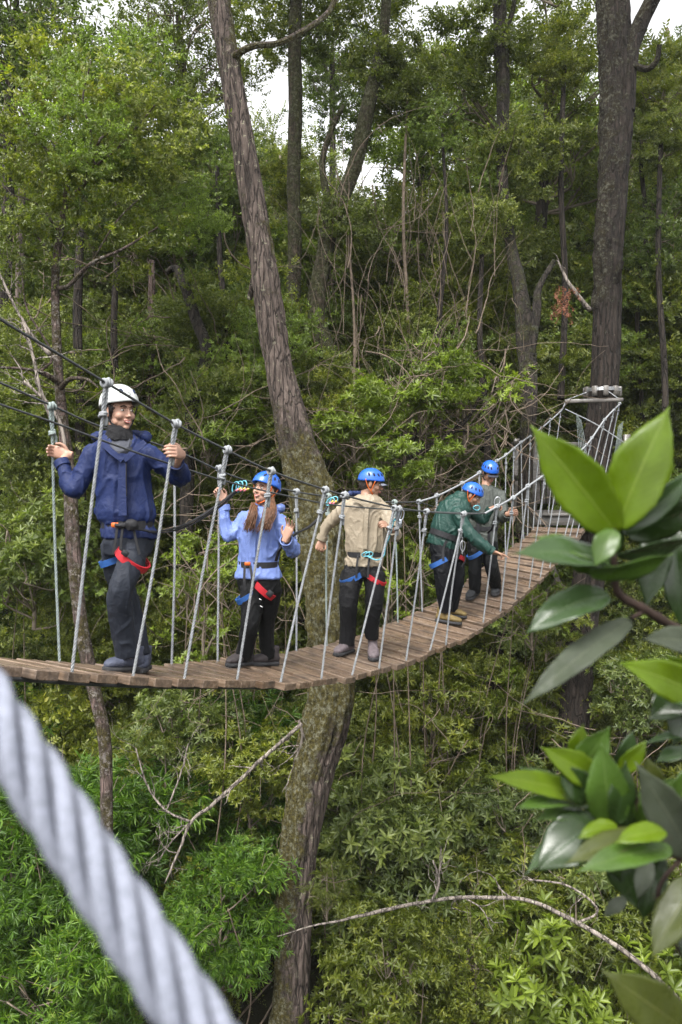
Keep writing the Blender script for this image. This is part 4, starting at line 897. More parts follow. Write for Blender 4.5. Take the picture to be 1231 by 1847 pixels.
def helmet(par, c, B, mat, s=1.0, hs=1.0, ho=0.0, strap=BLACK, vents=4, text=None, logo=None, visor=None):
    def w_(p): return c + B @ (np.array(p)*s)
    o = np.array([0, -.012, .030]); rad = np.array([.098, .122, .108])*hs; o = o + np.array([0, 0, ho]); nu, nv = 44, 16
    def rim(a):      # lowest polar angle: brow high in front, lower at the nape and sides
        return math.radians(88 + 16*max(0, -math.sin(a)) + 5*abs(math.cos(a)) - 6*max(0, math.sin(a)))
    def sp(a, t, k=1.0): return o + rad*k*np.array([math.sin(t)*math.cos(a), math.sin(t)*math.sin(a), math.cos(t)])
    rings = []
    for i in range(nv+1):
        t_ = i/nv; ring = []
        for j in range(nu):
            a = 2*math.pi*j/nu; t = .02 + (rim(a)-.02)*t_; rdg = 1 + .012*math.exp(-((abs(math.cos(a))-.62)/.13)**2)*math.sin(t)**2*(.5+.5*math.cos(t*2.2)) + (.012 if i >= nv-1 else 0); ring.append(w_(sp(a, t, rdg)))
        rings.append(np.array(ring))
    for i in range(nv, -1, -2):
        ring = []
        for j in range(nu): a = 2*math.pi*j/nu; t = .02 + (rim(a)-.02)*i/nv; ring.append(w_(sp(a, t, .955)))
        rings.append(np.array(ring))
    g = G(); g.ring_tube(rings); h = g.obj('helmet', mat, par)
    for sgn in (-1, 1):
        for k in range(vents):
            a = math.radians(90 - sgn*(34 + 3*k) - sgn*12) if False else math.radians(90) - sgn*math.radians(30 + 24*k); t = math.radians(52 + 4*k); p = sp(a, t, 1.004); n_ = nrm(p - o); tx = nrm(np.cross(n_, (0, 0, 1))); ty = np.cross(n_, tx)
            tx2 = tx*math.cos(.5*sgn) + ty*math.sin(.5*sgn); ty2 = np.cross(n_, tx2); Bm = np.stack([B @ tx2, B @ ty2, B @ n_], 1); q = G(); q.ell(w_(p), (.0105*s, .0185*s, .0046*s), Bm, 14, 8); q.obj('vent', VENT, h)
    g = G()
    for k in (-1, 1):
        for y0 in (.035, -.055):
            g.tube(cr([w_((k*.094, y0, .03)), w_((k*.083, y0*.5+.005, -.03)), w_((k*.066, .02, -.075)), w_((0, .048, -.119))], n=6), .0045*s, 6)
    g.tube(cr([w_((-.066, .02, -.075)), w_((0, .052, -.118)), w_((.066, .02, -.075))], n=6), .0065*s, 6); g.obj('chin_strap', strap, h)
    if logo is not None: p = sp(math.radians(logo[0]), math.radians(logo[1]), 1.012); n_ = nrm(p-o); q = G(); q.ell(w_(p), (.012*s, .012*s, .004*s), np.stack([B @ nrm(np.cross(n_, (0, 0, 1))), B @ np.cross(n_, nrm(np.cross(n_, (0, 0, 1)))), B @ n_], 1), 6, 6); q.obj('emblem', HWHITE, h)
    if text:
        cu = bpy.data.curves.new('lettering', 'FONT'); cu.body = text[0]; cu.size = .030*s; cu.extrude = .0006; cu.align_x = 'CENTER'; cu.align_y = 'CENTER'; cu.space_character = 1.35
        to = bpy.data.objects.new('tmp_text', cu); S.collection.objects.link(to); me = bpy.data.meshes.new_from_object(to.evaluated_get(bpy.context.evaluated_depsgraph_get())); bpy.data.objects.remove(to)
        # bend the letters over the shell
        a0, t0 = math.radians(text[1]), math.radians(text[2])
        for v in me.vertices:
            a = a0 + v.co.x/(rad[0]*s)*-1*text[3]; t = t0 - v.co.y/(rad[2]*s); v.co = Vector(w_(sp(a, t, 1.014 + v.co.z*4)))
        lo = bpy.data.objects.new('lettering', me); S.collection.objects.link(lo); me.materials.append(SOLE); adopt(lo, h)
    if visor is not None:
        g = G(); rs = []
        for i in range(4):
            f = i/3; ring = []
            for z in (.0, -.004):
                for u in (np.linspace(-1, 1, 9) if z == 0 else np.linspace(1, -1, 9)): ring.append(w_((u*.070, .085 + f*.062*(1-u*u*.75), .030 - f*.012 - .016*u*u + z)))
            rs.append(np.array(ring))
        g.ring_tube(rs); g.obj('cap_visor', visor, par)
    return h
def band(par, name, mat, c, ax, rA, rB, dirA, width, th=.004, n=28, oval=2.3):
    ax = nrm(ax); A = nrm(np.asarray(dirA, float) - ax*(ax @ np.asarray(dirA, float))); Bd = np.cross(ax, A); rings = []
    for a in np.linspace(0, 2*math.pi, n, endpoint=False):
        ca, sa = math.cos(a), math.sin(a); ca = math.copysign(abs(ca)**(2/oval), ca); sa = math.copysign(abs(sa)**(2/oval), sa); o = np.asarray(c) + A*rA*ca + Bd*rB*sa; d = nrm(A*ca + Bd*sa)
        rings.append(np.array([o + ax*width/2 - d*th, o + ax*width/2 + d*th, o - ax*width/2 + d*th, o - ax*width/2 - d*th]))
    V = np.vstack(rings); fc = [(i*4+j, i*4+(j+1) % 4, ((i+1) % n)*4+(j+1) % 4, ((i+1) % n)*4+j) for i in range(n) for j in range(4)]
    g = G(); g.add(V, fc); return g.obj(name, mat, par, smooth=False)
def strip(par, name, mat, pts, width, th=.0035, up=(0, -1, 0)):
    p = cr(pts, n=7); T, N, Bn = frames(p); U_ = np.asarray(up, float); rings = []
    for i in range(len(p)):
        s_ = nrm(np.cross(T[i], U_)); n_ = np.cross(s_, T[i]); rings.append(np.array([p[i]+s_*width/2+n_*th, p[i]-s_*width/2+n_*th, p[i]-s_*width/2-n_*th, p[i]+s_*width/2-n_*th]))
    g = G(); g.ring_tube(rings); return g.obj(name, mat, par, smooth=False)
def carabiner(par, c, up, face, mat, L=.10, w_=.055):
    up = nrm(up); X = nrm(np.cross(up, face)); pts = []
    for a in np.linspace(0, 2*math.pi, 20, endpoint=False): pts.append(np.asarray(c) + X*w_/2*math.cos(a)*(1 + .18*math.sin(a)) + up*L/2*math.sin(a))
    pts.append(pts[0]); g = G(); g.tube(np.array(pts), .0048, 7, caps=False); return g.obj('carabiner', mat, par)
def boot(par, heel, toe, mat, L=.27, H=.13, ankle=None, w_=.105, label=None, lace=None):
    hz, tz = [np.array([*q[:2], deck_z(s_of(q), float((q - np.array([BX, BY, 0])) @ BN))]) for q in (heel, toe)]
    D = hz*0 + (tz-hz); D[2] *= .7; D = nrm(D); mid = (hz+tz)/2; h0 = mid - D*L/2; Sx = nrm(np.cross(D, (0, 0, 1))); U_ = np.cross(Sx, D); g = G(); secs = []
    for f, hw, hh in ((0, .030, .030), (.05, .038, .045), (.2, .040, .052), (.4, .042, .046), (.6, .050, .036), (.8, .050, .029), (.94, .036, .022), (1.0, .016, .014)):
        secs.append((h0 + D*L*f + U_*(.028 + hh*.95), hh, hw*w_/.1, U_, Sx))
    g.loft(secs, 18, 2.5); an = h0 + D*L*.20 + U_*H
    g.loft([(h0 + D*L*.24 + U_*.05, .052, .042, D, Sx), (an, .052, .045, D, Sx), (an + U_*.03, .050, .046, D, Sx)], 16)
    b = remesh(g, 'boot', mat, .008, par, 3, .0025, 22, 3)
    g = G(); secs = []
    for f, hw in ((-.01, .026), (.05, .041), (.25, .041), (.42, .039), (.62, .050), (.82, .051), (.96, .036), (1.015, .014)): secs.append((h0 + D*L*f + U_*.019, hw*w_/.1, .017, Sx, U_))
    g.loft(secs, 16, 4); g.obj('sole', SOLE, b)
    if lace is not None:
        g = G()
        for k in range(5): f = .42 + k*.075; y = .092 - k*.008; g.tube(np.array([h0 + D*L*f + U_*y - Sx*.022, h0 + D*L*(f+.02) + U_*(y+.012), h0 + D*L*f + U_*y + Sx*.022]), .0028, 5)
        g.obj('lace', lace, b)
    return an
def person(label, d, torso, lat, arms, hips, legs, feet, head, mats, belt, hem_folds=.0085, skin=SKIN_L, seed=1, neckr=.056):
    """torso: rows px,py,half px,half depth m[,d]; arms/legs: rows px,py,d,r; head: dict"""
    fx = feet[0][0]; root = thing('person', label, 'person', np.array([*P(*feet[0][0])[:2], P(*feet[0][0])[2]])); lat = nrm(lat); fr = nrm(np.cross((0, 0, 1), lat)); fr = fr if fr[1] < 0 else -fr
    def sec(r, k=1.0, kd=1.0):
        dd = r[4] if len(r) > 4 else d; A, Bv = lat, fr
        if len(r) > 5: A, Bv = r[5], r[6]
        return (P(r[0], r[1], dd), r[2]*dd/F*k, r[3]*kd, A, Bv)
    # jacket
    g = G(); g.loft([sec(r) for r in torso], 28, 2.25)
    for a in arms:
        q = cr([(*P(x, y, dd), rr) for x, y, dd, rr in a['j']], n=7); g.tube(q[:, :3], q[:, 3], 16); g.ell(q[0, :3], q[0, 3]*1.02)
        g.ell(P(*a['j'][1][:3]), a['j'][1][3]*.98)
    jk = remesh(g, 'jacket', mats['jacket'], .010, root, 5, hem_folds, 8, seed, (1.25, 1.25, .55))
    # trousers
    g = G(); g.loft([sec(r) for r in hips], 24, 2.2)
    for l in legs: q = cr([(*P(x, y, dd), rr) for x, y, dd, rr in l], n=7); g.tube(q[:, :3], q[:, 3], 18)
    remesh(g, 'trousers', mats['trousers'], .010, root, 5, .0055, 8, seed+5, (1.3, 1.3, .6))
    # body
    g = G(); B = basis(head['front'], roll=head.get('roll', 0)); hc = P(*head['c']); s = head.get('s', 1.0); head_geo(g, hc, B, s)
    nb = P(*torso[0][:2], torso[0][4] if len(torso[0]) > 4 else d); q = np.array([hc + B @ (np.array([0, -.020, -.05])*s), (hc + B @ (np.array([0, -.022, -.10])*s)), nb - np.array([0, 0, .05])]); g.tube(cr(q, n=4), neckr, 16)
    g.loft([sec(r, .82, .8) for r in torso[1:]], 18); g.loft([sec(r, .8, .8) for r in hips], 18)
    for a in arms:
        q = cr([(*P(x, y, dd), rr*.58) for x, y, dd, rr in a['j']] + [(*a['W'], .027)], n=6); g.tube(q[:, :3], q[:, 3], 12); hand_geo(g, a['W'], a['D'], a['N'], a['T'], a.get('curl', 1), a.get('thumb', .8), a.get('s', 1.0), a.get('point', False), a.get('spread', 0))
    for l in legs: q = cr([(*P(x, y, dd), rr*.75) for x, y, dd, rr in l], n=6); g.tube(q[:, :3], q[:, 3], 12)
    remesh(g, 'body', skin, .0042, root, 2)
    for a in arms:   # cuffs
        j = a['j'][-1]; k = a['j'][-2]; ax = nrm(P(*j[:3]) - P(*k[:3])); band(root, 'cuff', mats['jacket'], P(*j[:3]) + ax*.004, ax, j[3]*.96, j[3]*.96, (ax[1], -ax[0], .3), .045, .004)
    face_parts(root, hc, B, s, head.get('smile', False))
    helmet(root, hc, B, mats['helmet'], s, **head.get('helmet', {}))
    for (h, t) in feet: boot(root, P(*h), P(*t), mats['boot'], L=mats.get('L', .28), lace=mats.get('lace'))
    bx, by, hw, hd, *bd = belt; dd = bd[0] if bd else d; bb = band(root, 'harness_belt', BLACK, P(bx, by, dd), (0, 0, 1) if len(bd) < 2 else bd[1], hw*dd/F*.985, hd*.985, lat, .045, .004, 32)
    return root, hc, B, lat, fr
def hair_strands(par, mat, starts, ends, mid, n, r=.004, jit=.012, seed=1, name='hair'):
    rs = random.Random(seed); g = G(); st, en, md = [np.asarray(x) for x in (starts, ends, mid)]
    for i in range(n):
        f = rs.random(); a = st[0]*(1-f) + st[1]*f; m = md[0]*(1-f) + md[1]*f; b = en[0]*(1-f) + en[1]*f; j = lambda k: np.array([rs.gauss(0, k), rs.gauss(0, k), rs.gauss(0, k)])
        g.tube(cr([a + j(jit*.5), m + j(jit), b + j(jit) + np.array([0, 0, rs.uniform(-.03, .02)])], n=6), np.linspace(r, r*.4, 13), 5)
    return g.obj(name, mat, par)
def hair_cap(par, mat, c, B, s=1.0, low=-.03, name='hair'):
    g = G(); g.ell(c + B @ (np.array([0, -.022, .026])*s), np.array([.081, .093, .088])*s, B, 24, 16); g.ell(c + B @ (np.array([0, -.050, -.015])*s), np.array([.068, .060, .058+abs(low)])*s, B, 20, 12)
    for k in (-1, 1): g.ell(c + B @ (np.array([k*.073, .004, .008])*s), np.array([.008, .02, .03])*s, B)
    return remesh(g, name, mat, .007, par, 2, .003, 30, 2)
HAIR_BR = simple('brown_hair', (.11, .05, .024), .5, .4, 80, 50, .45, .003); HAIR_DK = simple('dark_hair', (.018, .012, .010), .55, .4, 80, 50, .3, .003)
X_, Y_, Z_ = np.array([1.0, 0, 0]), np.array([0, 1.0, 0]), np.array([0, 0, 1.0])

# --- first: white helmet, dark blue jacket
M1 = dict(jacket=cloth('navy_jacket', (.006, .014, .062), .62, .25), trousers=cloth('slate_trousers', (.016, .019, .027), .6, .15), helmet=HWHITE, boot=simple('blue_grey_boot', (0.0420, 0.0480, 0.0720), .7, .3, 50, 30, .3, .003), lace=simple('grey_lace', (.25, .26, .3), .8))
gl = plane_pt(313, 812, .49); gr_ = P(99, 812, 5.24)
wl = gl + np.array([.030, .075, -.020]); wr = gr_ + np.array([.075, .028, -.028])
p1, hc, B, lat, fr = person('person in dark blue jacket and white helmet gripping two ropes, first on the left', 5.2,
    [(216, 782, 20, .07), (218, 793, 36, .095), (219, 806, 50, .11), (221, 830, 51, .12), (224, 865, 47, .118), (227, 900, 50, .125), (228, 922, 54, .138), (229, 936, 52, .13), (231, 945, 44, .108), (233, 956, 49, .12), (235, 970, 51, .125)],
    (1, .12, 0),
    [dict(j=[(168, 818, 5.2, .062), (133, 884, 5.14, .054), (113, 838, 5.20, .044)], W=wr, D=-X_ + .25*Z_, N=-Y_ - .2*X_, T=Z_, curl=.72, thumb=.5, s=1.0),
     dict(j=[(272, 820, 5.2, .064), (325, 862, 5.22, .055), (319, 838, 5.06, .046)], W=wl, D=-Y_ + .15*Z_ - .2*X_, N=-X_ - .35*Y_, T=Z_, curl=.80, thumb=.9, s=1.02)],
    [(234, 955, 43, .108), (233, 975, 46, .118), (230, 1000, 41, .112)],
    [[(244, 980, 5.18, .084), (236, 1018, 5.10, .080), (217, 1066, 5.02, .074), (218, 1108, 5.07, .074), (226, 1150, 5.12, .071), (231, 1184, 5.15, .072)],
     [(208, 980, 5.22, .084), (209, 1025, 5.26, .080), (224, 1070, 5.33, .078), (238, 1112, 5.38, .074), (246, 1150, 5.38, .074), (252, 1182, 5.38, .068)]],
    [((246, 1204, 5.22), (196, 1208, 5.05)), ((262, 1200, 5.44), (250, 1207, 5.22))],
    dict(c=(217, 742, 5.2), front=(.72, -.69, -.04), s=1.06, smile=True, helmet=dict(strap=BLACK, vents=1, hs=1.10, ho=.012, text=('CAMP', 66, 62, 1))), M1, (231, 945, 46, .115), seed=1)
hair_cap(p1, HAIR_DK, hc, B, 1.03, 0)
g = G(); g.loft([(P(214, 768, 5.2), .060, .064, X_, Y_), (P(215, 774, 5.19), .075, .078, X_, Y_), (P(216, 783, 5.18), .082, .084, X_, Y_), (P(217, 795, 5.17), .092, .090, X_, Y_)], 20); remesh(g, 'neck_gaiter', cloth('black_fleece', (0.0062, 0.0062, 0.0074), .9), .007, p1, 3, .004, 18, 4)
g = G(); gc = cloth('grey_fleece', (0.0465, 0.0496, 0.0620), .8)
g.loft([(P(218, 788, 5.2), .100, .094, X_, Y_), (P(218, 800, 5.19), .120, .110, X_, Y_), (P(219, 814, 5.14), .080, .105, X_, Y_), (P(220, 826, 5.13), .035, .09, X_, Y_)], 20); remesh(g, 'fleece_collar', gc, .008, p1, 3, .005, 14, 6)
strip(p1, 'storm_flap', M1['jacket'], [P(224, 818, 5.045), P(222, 850, 5.045), P(221, 890, 5.04), P(222, 930, 5.035)], .050, .004)
for pts in ([P(186, 800, 5.08), P(205, 817, 5.04), P(222, 830, 5.03)], [P(262, 797, 5.08), P(245, 812, 5.05), P(224, 830, 5.03)]): strip(p1, 'lapel', M1['jacket'], pts, .034, .005)
g = G(); g.tube(cr([P(228, 832, 5.04), P(228, 870, 5.035), P(229, 895, 5.035)], n=4), .0035, 5); g.obj('zip', BLACK, p1)
g = G()
for k in range(12):
    a = math.pi*k/11 - .1; g.ell(P(218, 797, 5.28) + np.array([math.cos(a)*.155, math.sin(a)*.07, .03+.02*math.sin(a)]), (.035, .035, .032))
remesh(g, 'hood', M1['jacket'], .009, p1, 4, .006, 12, 8)
band(p1, 'leg_loop', RED, P(237, 1010, 5.10), (.62, -.12, .74), .118, .104, (.74, 0, -.62), .042, .006, label=None) if False else band(p1, 'leg_loop', RED, P(240, 1008, 5.13), (.60, -.10, .76), .108, .112, (.76, 0, -.60), .045, .006)
band(p1, 'leg_loop', BLUEW, P(207, 1008, 5.24), (-.35, -.10, .9), .092, .088, (.9, 0, .35), .040, .006)
g = G(); g.box(P(226, 998, 5.0), (.045, .012, .035), (.76, 0, -.60), (0, 1, 0), (.60, 0, .76), bev=.004); g.obj('buckle', BLACK, p1)
g = G(); g.box(P(208, 947, 5.05), (.045, .02, .03), bev=.004); g.obj('buckle', ORANGE, p1)
g = G(); g.ell(P(238, 947, 5.04), (.045, .03, .035)); g.ell(P(222, 948, 5.05), (.06, .025, .02)); remesh(g, 'harness_knot', BLACK, .006, p1, 2, .004, 25, 3)
for k, (x0, x1, x2) in enumerate(((212, 209, 204), (222, 219, 217), (240, 246, 252))): strip(p1, 'harness_strap', BLACK, [P(x0, 948, 5.05), P(x1, 975, 5.045), P(x2, 1000, 5.045)], .015)
for k in range(2):
    strip(p1, 'lanyard', BLACK, [P(240, 950+k*4, 5.03), P(290, 961-k*3, 5.2), P(345, 946-k*5, 5.6), P(398, 913-k*6, 6.0), P(426, 888-k*4, 6.15)], .024, .004, up=(0, .2, 1))
for k, (x, m) in enumerate(((425, CYANM), (432, CYANM), (439, CYANM))):
    cb = carabiner(p1, P(x, 879-k*1, 6.15), Z_*.9 + X_*.35, -Y_ - .5*X_, m, .085, .05)
    for j, mm in enumerate((PINKM, YELM)): g = G(); g.tube(np.array([P(x+1+j*5, 886-j*2, 6.13), P(x+4+j*5, 884-j*2, 6.13), P(x+6+j*5, 882-j*2, 6.13)]), .009, 7); g.obj('gate_sleeve', mm, cb)

# --- second: light blue jacket, long brown hair
M2 = dict(L=.25, jacket=cloth('periwinkle_jacket', (0.1240, 0.1798, 0.4092), .5, .35), trousers=cloth('black_trousers', (0.0029, 0.0031, 0.0037), .6, .15), helmet=HBLUE, boot=simple('brown_boot', (0.0330, 0.0270, 0.0282), .7, .3, 50, 30, .3, .003), lace=simple('dark_lace', (.10, .09, .09), .8))
wr = P(404, 903, 6.52); wl = P(516, 971, 6.17)
p2, hc, B, lat, fr = person('person with long brown hair in light blue jacket and blue helmet, waving one open hand', 6.5,
    [(479, 914, 14, .06), (476, 922, 27, .095), (473, 932, 37, .115), (470, 950, 40, .125), (469, 980, 39, .12), (468, 1003, 37, .115), (467, 1017, 36, .11), (467, 1028, 40, .12), (467, 1043, 43, .135)],
    (.97, -.22, 0),
    [dict(j=[(440, 938, 6.56, .064), (412, 966, 6.5, .056), (405, 917, 6.52, .042)], W=wr, D=Z_*.8 - X_*.55, N=-Y_*.9 + .3*X_, T=X_, curl=.85, thumb=.6, s=.92),
     dict(j=[(504, 942, 6.45, .066), (529, 990, 6.38, .060), (518, 975, 6.21, .047)], W=wl, D=Z_*.8 + X_*.30 - .1*Y_, N=-Y_*.85 - X_*.4 + .2*Z_, T=-X_, curl=.28, thumb=.3, s=.95, spread=.28)],
    [(467, 1035, 38, .115), (467, 1050, 39, .12), (469, 1066, 37, .115)],
    [[(455, 1060, 6.46, .090), (455, 1092, 6.42, .088), (452, 1125, 6.38, .074), (447, 1155, 6.40, .068), (440, 1190, 6.43, .064)],
     [(488, 1060, 6.5, .090), (484, 1092, 6.52, .084), (480, 1126, 6.55, .068), (481, 1158, 6.58, .062), (484, 1188, 6.60, .058)]],
    [((449, 1208, 6.48), (414, 1216, 6.32)), ((496, 1203, 6.64), (456, 1209, 6.52))],
    dict(c=(478, 884, 6.5), front=(-.55, -.80, .20), roll=.08, s=.98, smile=True, helmet=dict(strap=ORANGE, hs=1.09, ho=.008, vents=4, logo=(-20, 72))), M2, (467, 1017, 37, .116), seed=2, neckr=.048)
hair_cap(p2, HAIR_BR, hc, B, .97, -.02)
hair_strands(p2, HAIR_BR, [P(455, 908, 6.44), P(463, 913, 6.42)], [P(441, 952, 6.31), P(457, 954, 6.30)], [P(449, 926, 6.34), P(462, 930, 6.33)], 130, .0042, .010, 1)
hair_strands(p2, HAIR_BR, [P(482, 898, 6.43), P(494, 898, 6.47)], [P(466, 956, 6.28), P(486, 948, 6.30)], [P(478, 925, 6.33), P(494, 925, 6.35)], 190, .0042, .011, 2)
g = G()
for k in range(11): a = math.pi*k/10 - .5; g.ell(P(481, 921, 6.52) + np.array([math.cos(a)*.115, math.sin(a)*.075+.02, .02]), (.032, .032, .034))
remesh(g, 'hood', M2['jacket'], .008, p2, 4, .005, 12, 8)
strip(p2, 'storm_flap', M2['jacket'], [P(462, 942, 6.355), P(458, 970, 6.36), P(457, 1005, 6.365)], .032, .003)
band(p2, 'leg_loop', RED, P(478, 1062, 6.46), (.66, -.1, .74), .100, .098, (.74, 0, -.66), .048, .006); band(p2, 'leg_loop', BLUEW, P(446, 1075, 6.44), (-.5, -.1, .85), .088, .086, (.85, 0, .5), .045, .006)
g = G(); g.box(P(487, 1071, 6.33), (.05, .014, .05), (.74, 0, -.66), (0, 1, 0), (.66, 0, .74), bev=.004); g.obj('buckle', BLACK, p2)
g = G(); g.box(P(447, 1017, 6.37), (.045, .02, .028), bev=.004); g.obj('buckle', ORANGE, p2)
for x0, x1 in ((442, 441), (452, 455)): strip(p2, 'harness_strap', BLACK, [P(x0, 1020, 6.36), P(x1, 1045, 6.33), P(x1+1, 1065, 6.33)], .018)
for k in range(2): strip(p2, 'lanyard', BLACK, [P(498, 1012, 6.38), P(506, 990, 6.30), P(530, 964+k*2, 6.35), P(560, 950-k*2, 6.75), P(583, 925, 7.1), P(594, 908, 7.2)], .022, .004, up=(0, .2, 1))
for k, x in enumerate((596, 602)):
    cb = carabiner(p2, P(x, 905-k*2, 7.18), Z_*.6 + X_*.7, -Y_ - .4*X_, CYANM, .085, .05)
    for j, mm in enumerate((PINKM, YELM)): g = G(); g.tube(np.array([P(x-2+j*4, 910-j*3, 7.16), P(x+j*4, 908-j*3, 7.16), P(x+2+j*4, 906-j*3, 7.16)]), .010, 7); g.obj('gate_sleeve', mm, cb)
LOGO = simple('white_print', (.7, .7, .7), .6, var=0)
for x, y in ((470, 1081), (472, 1094)): g = G(); g.box(P(x, y, 6.335), (.022, .003, .005), (.85, 0, -.5), (0, 1, 0), (.5, 0, .85)); g.obj('print', LOGO, p2)

# --- third: tan jacket
M3 = dict(jacket=cloth('tan_jacket', (.235, .195, .14), .55, .35), trousers=cloth('charcoal_trousers', (0.0074, 0.0075, 0.0086), .6, .15), helmet=HBLUE, boot=simple('mauve_grey_boot', (0.0960, 0.0780, 0.0840), .7, .3, 50, 30, .4, .003), lace=simple('light_lace', (.4, .36, .38), .8))
wl = P(581, 974, 7.62); wr = P(701, 955, 7.22)
p3, hc, B, lat, fr = person('person in tan jacket and blue helmet looking back along the bridge, third from left', 7.5,
    [(661, 892, 14, .07), (660, 900, 28, .10), (659, 909, 37, .115), (659, 925, 39, .12), (660, 950, 37, .12), (660, 975, 37, .125), (659, 992, 35, .12), (658, 999, 32, .107), (657, 1010, 35, .115), (656, 1021, 35, .12)],
    (1, .05, 0),
    [dict(j=[(626, 914, 7.52, .060), (591, 948, 7.60, .054), (582, 969, 7.62, .048)], W=wl, D=-Z_*.7 - X_*.25 - Y_*.3, N=-Y_*.8 + X_*.3, T=X_*.6 - Y_, curl=.85, thumb=.7, s=1.0),
     dict(j=[(692, 918, 7.44, .060), (712, 964, 7.32, .052), (708, 957, 7.22, .047)], W=wr + np.array([.01, .03, 0]), D=-Y_*.7 + Z_*.5 - .4*X_, N=-X_ - .3*Y_, T=Z_, curl=.85, thumb=.8)],
    [(657, 1008, 31, .095), (656, 1022, 34, .108), (656, 1040, 36, .115)],
    [[(637, 1032, 7.46, .098), (632, 1062, 7.43, .092), (629, 1092, 7.42, .083), (628, 1128, 7.47, .078), (625, 1164, 7.5, .074)],
     [(676, 1032, 7.48, .098), (676, 1062, 7.46, .090), (675, 1088, 7.46, .080), (671, 1120, 7.5, .070), (671, 1152, 7.55, .066)]],
    [((634, 1180, 7.58), (607, 1190, 7.36)), ((672, 1168, 7.62), (675, 1182, 7.34))],
    dict(c=(671, 872, 7.52), front=(.93, -.12, -.22), s=1.0, helmet=dict(strap=ORANGE, vents=4, visor=simple('grey_cap', (.12, .13, .16), .8))), M3, (658, 999, 33, .112), skin=SKIN_M, seed=3)
hair_cap(p3, HAIR_DK, hc, B, 1.0, -.015)
g = G()
for k in range(9): a = math.pi*k/8; g.ell(P(659, 893, 7.55) + np.array([math.cos(a)*.115 - .02, math.sin(a)*.07, .015]), (.03, .03, .028))
remesh(g, 'collar', cloth('navy_lining', (0.0124, 0.0248, 0.0868), .6), .008, p3, 4, .004, 12, 8)
for pts in ([P(636, 900, 7.38), P(650, 905, 7.37), P(662, 913, 7.365)], [P(688, 902, 7.38), P(676, 905, 7.37), P(664, 913, 7.365)]): strip(p3, 'lapel', M3['jacket'], pts, .034, .005)
strip(p3, 'storm_flap', M3['jacket'], [P(662, 915, 7.36), P(660, 950, 7.355), P(659, 990, 7.36)], .036, .003)
band(p3, 'leg_loop', BLUEW, P(634, 1042, 7.45), (-.42, -.1, .9), .101, .098, (.9, 0, .42), .048, .006); band(p3, 'leg_loop', RED, P(678, 1044, 7.47), (.5, -.1, .85), .098, .096, (.85, 0, -.5), .042, .006)
for x0, x1 in ((647, 644), (668, 665)): strip(p3, 'harness_strap', BLACK, [P(x0, 1000, 7.37), P(x1, 1020, 7.35), P(x1-1, 1042, 7.35)], .018)
g = G(); g.rope(cr([P(662, 1003, 7.34), P(680, 1010, 7.30), P(692, 1003, 7.28), P(696, 985, 7.26), P(704, 965, 7.2), P(712, 935, 7.14)], n=8), .007, m=5); g.obj('lanyard', simple('cyan_rope', (.12, .34, .42), .8), p3)
for x, m in ((660, CYANM), (666, CYANM)): carabiner(p3, P(x, 1000, 7.33), X_ + .2*Z_, -Y_, m, .07, .04)
for x, m in ((712, CYANM), (719, GREYM), (724, GREYM)): carabiner(p3, P(x, 930, 7.12), Z_ + .2*X_, -Y_ + .5*X_, m, .10, .05)
g = G(); g.box(P(722, 944, 7.13), (.03, .015, .075), bev=.004); g.obj('buckle', GREYM, p3)
# trouser cargo seam at the knees
for x, y, dd in ((629, 1089, 7.42), (675, 1087, 7.46)): band(p3, 'knee_seam', M3['trousers'], P(x, y, dd), (.05, 0, 1), .080, .080, X_, .014, .004)

# --- fourth: green jacket, bending and pointing
d4 = 8.96; sp_ = nrm(P(832, 897, d4) - P(804, 975, d4)); up4 = nrm(np.cross(sp_, Y_)); lt4 = np.array([.18, -.98, 0.0])
M4 = dict(jacket=cloth('green_jacket', (0.0075, 0.0358, 0.0279), .5, .35), trousers=cloth('navy_black_trousers', (0.0020, 0.0024, 0.0041), .6, .15), helmet=HBLUE, boot=simple('mustard_shoe', (.12, .085, .03), .7, .3, 50, 30, .3, .003), lace=simple('grey_lace_far', (.3, .33, .33), .8))
def r4(px, py, hw, hd, dd=d4): return (px, py, hd*F/dd, hw*dd/F, dd, nrm(lt4), up4)
wn = P(892, 996, 8.68); wf = P(886, 917, 9.12)
p4, hc, B, lat, fr = person('person in dark green jacket bending forward over the deck and pointing down', d4,
    [r4(833, 894, 11, .07), r4(829, 902, 19, .13), r4(824, 912, 25, .17), r4(818, 926, 28, .185), r4(811, 943, 29, .18), r4(806, 958, 29, .17), r4(803, 966, 26, .155), r4(800, 976, 28, .17), r4(797, 988, 27, .17)],
    (.18, -.98, 0),
    [dict(j=[(824, 926, 8.80, .072), (852, 968, 8.72, .068), (886, 993, 8.69, .048)], W=wn, D=X_*.9 - Z_*.35, N=-Z_*.9 - X_*.3 - .3*Y_, T=Y_*-.8 + Z_*.4, curl=1.15, thumb=.6, point=True),
     dict(j=[(840, 914, 9.10, .064), (870, 938, 9.16, .056), (883, 921, 9.13, .043)], W=wf, D=X_*.7 + Z_*.3, N=-Z_ + .2*X_, T=-X_*.2 - Y_, curl=.95, thumb=.7)],
    [(799, 980, 27, .14), (800, 992, 30, .15), (804, 1010, 30, .14)],
    [[(795, 1002, 8.88, .106), (800, 1040, 8.84, .090), (802, 1075, 8.86, .080), (806, 1104, 8.88, .072)],
     [(818, 1002, 9.02, .104), (824, 1040, 9.02, .086), (820, 1072, 9.05, .074), (815, 1102, 9.08, .066)]],
    [((790, 1113, 8.92), (829, 1118, 8.82)), ((806, 1106, 9.12), (832, 1109, 9.05))],
    dict(c=(852, 893, 8.95), front=(.80, -.25, -.52), s=1.0, helmet=dict(strap=ORANGE, vents=4)), M4, (803, 967, 25, .17), skin=SKIN_M, seed=4)
hair_cap(p4, HAIR_DK, hc, B, 1.0, -.01)
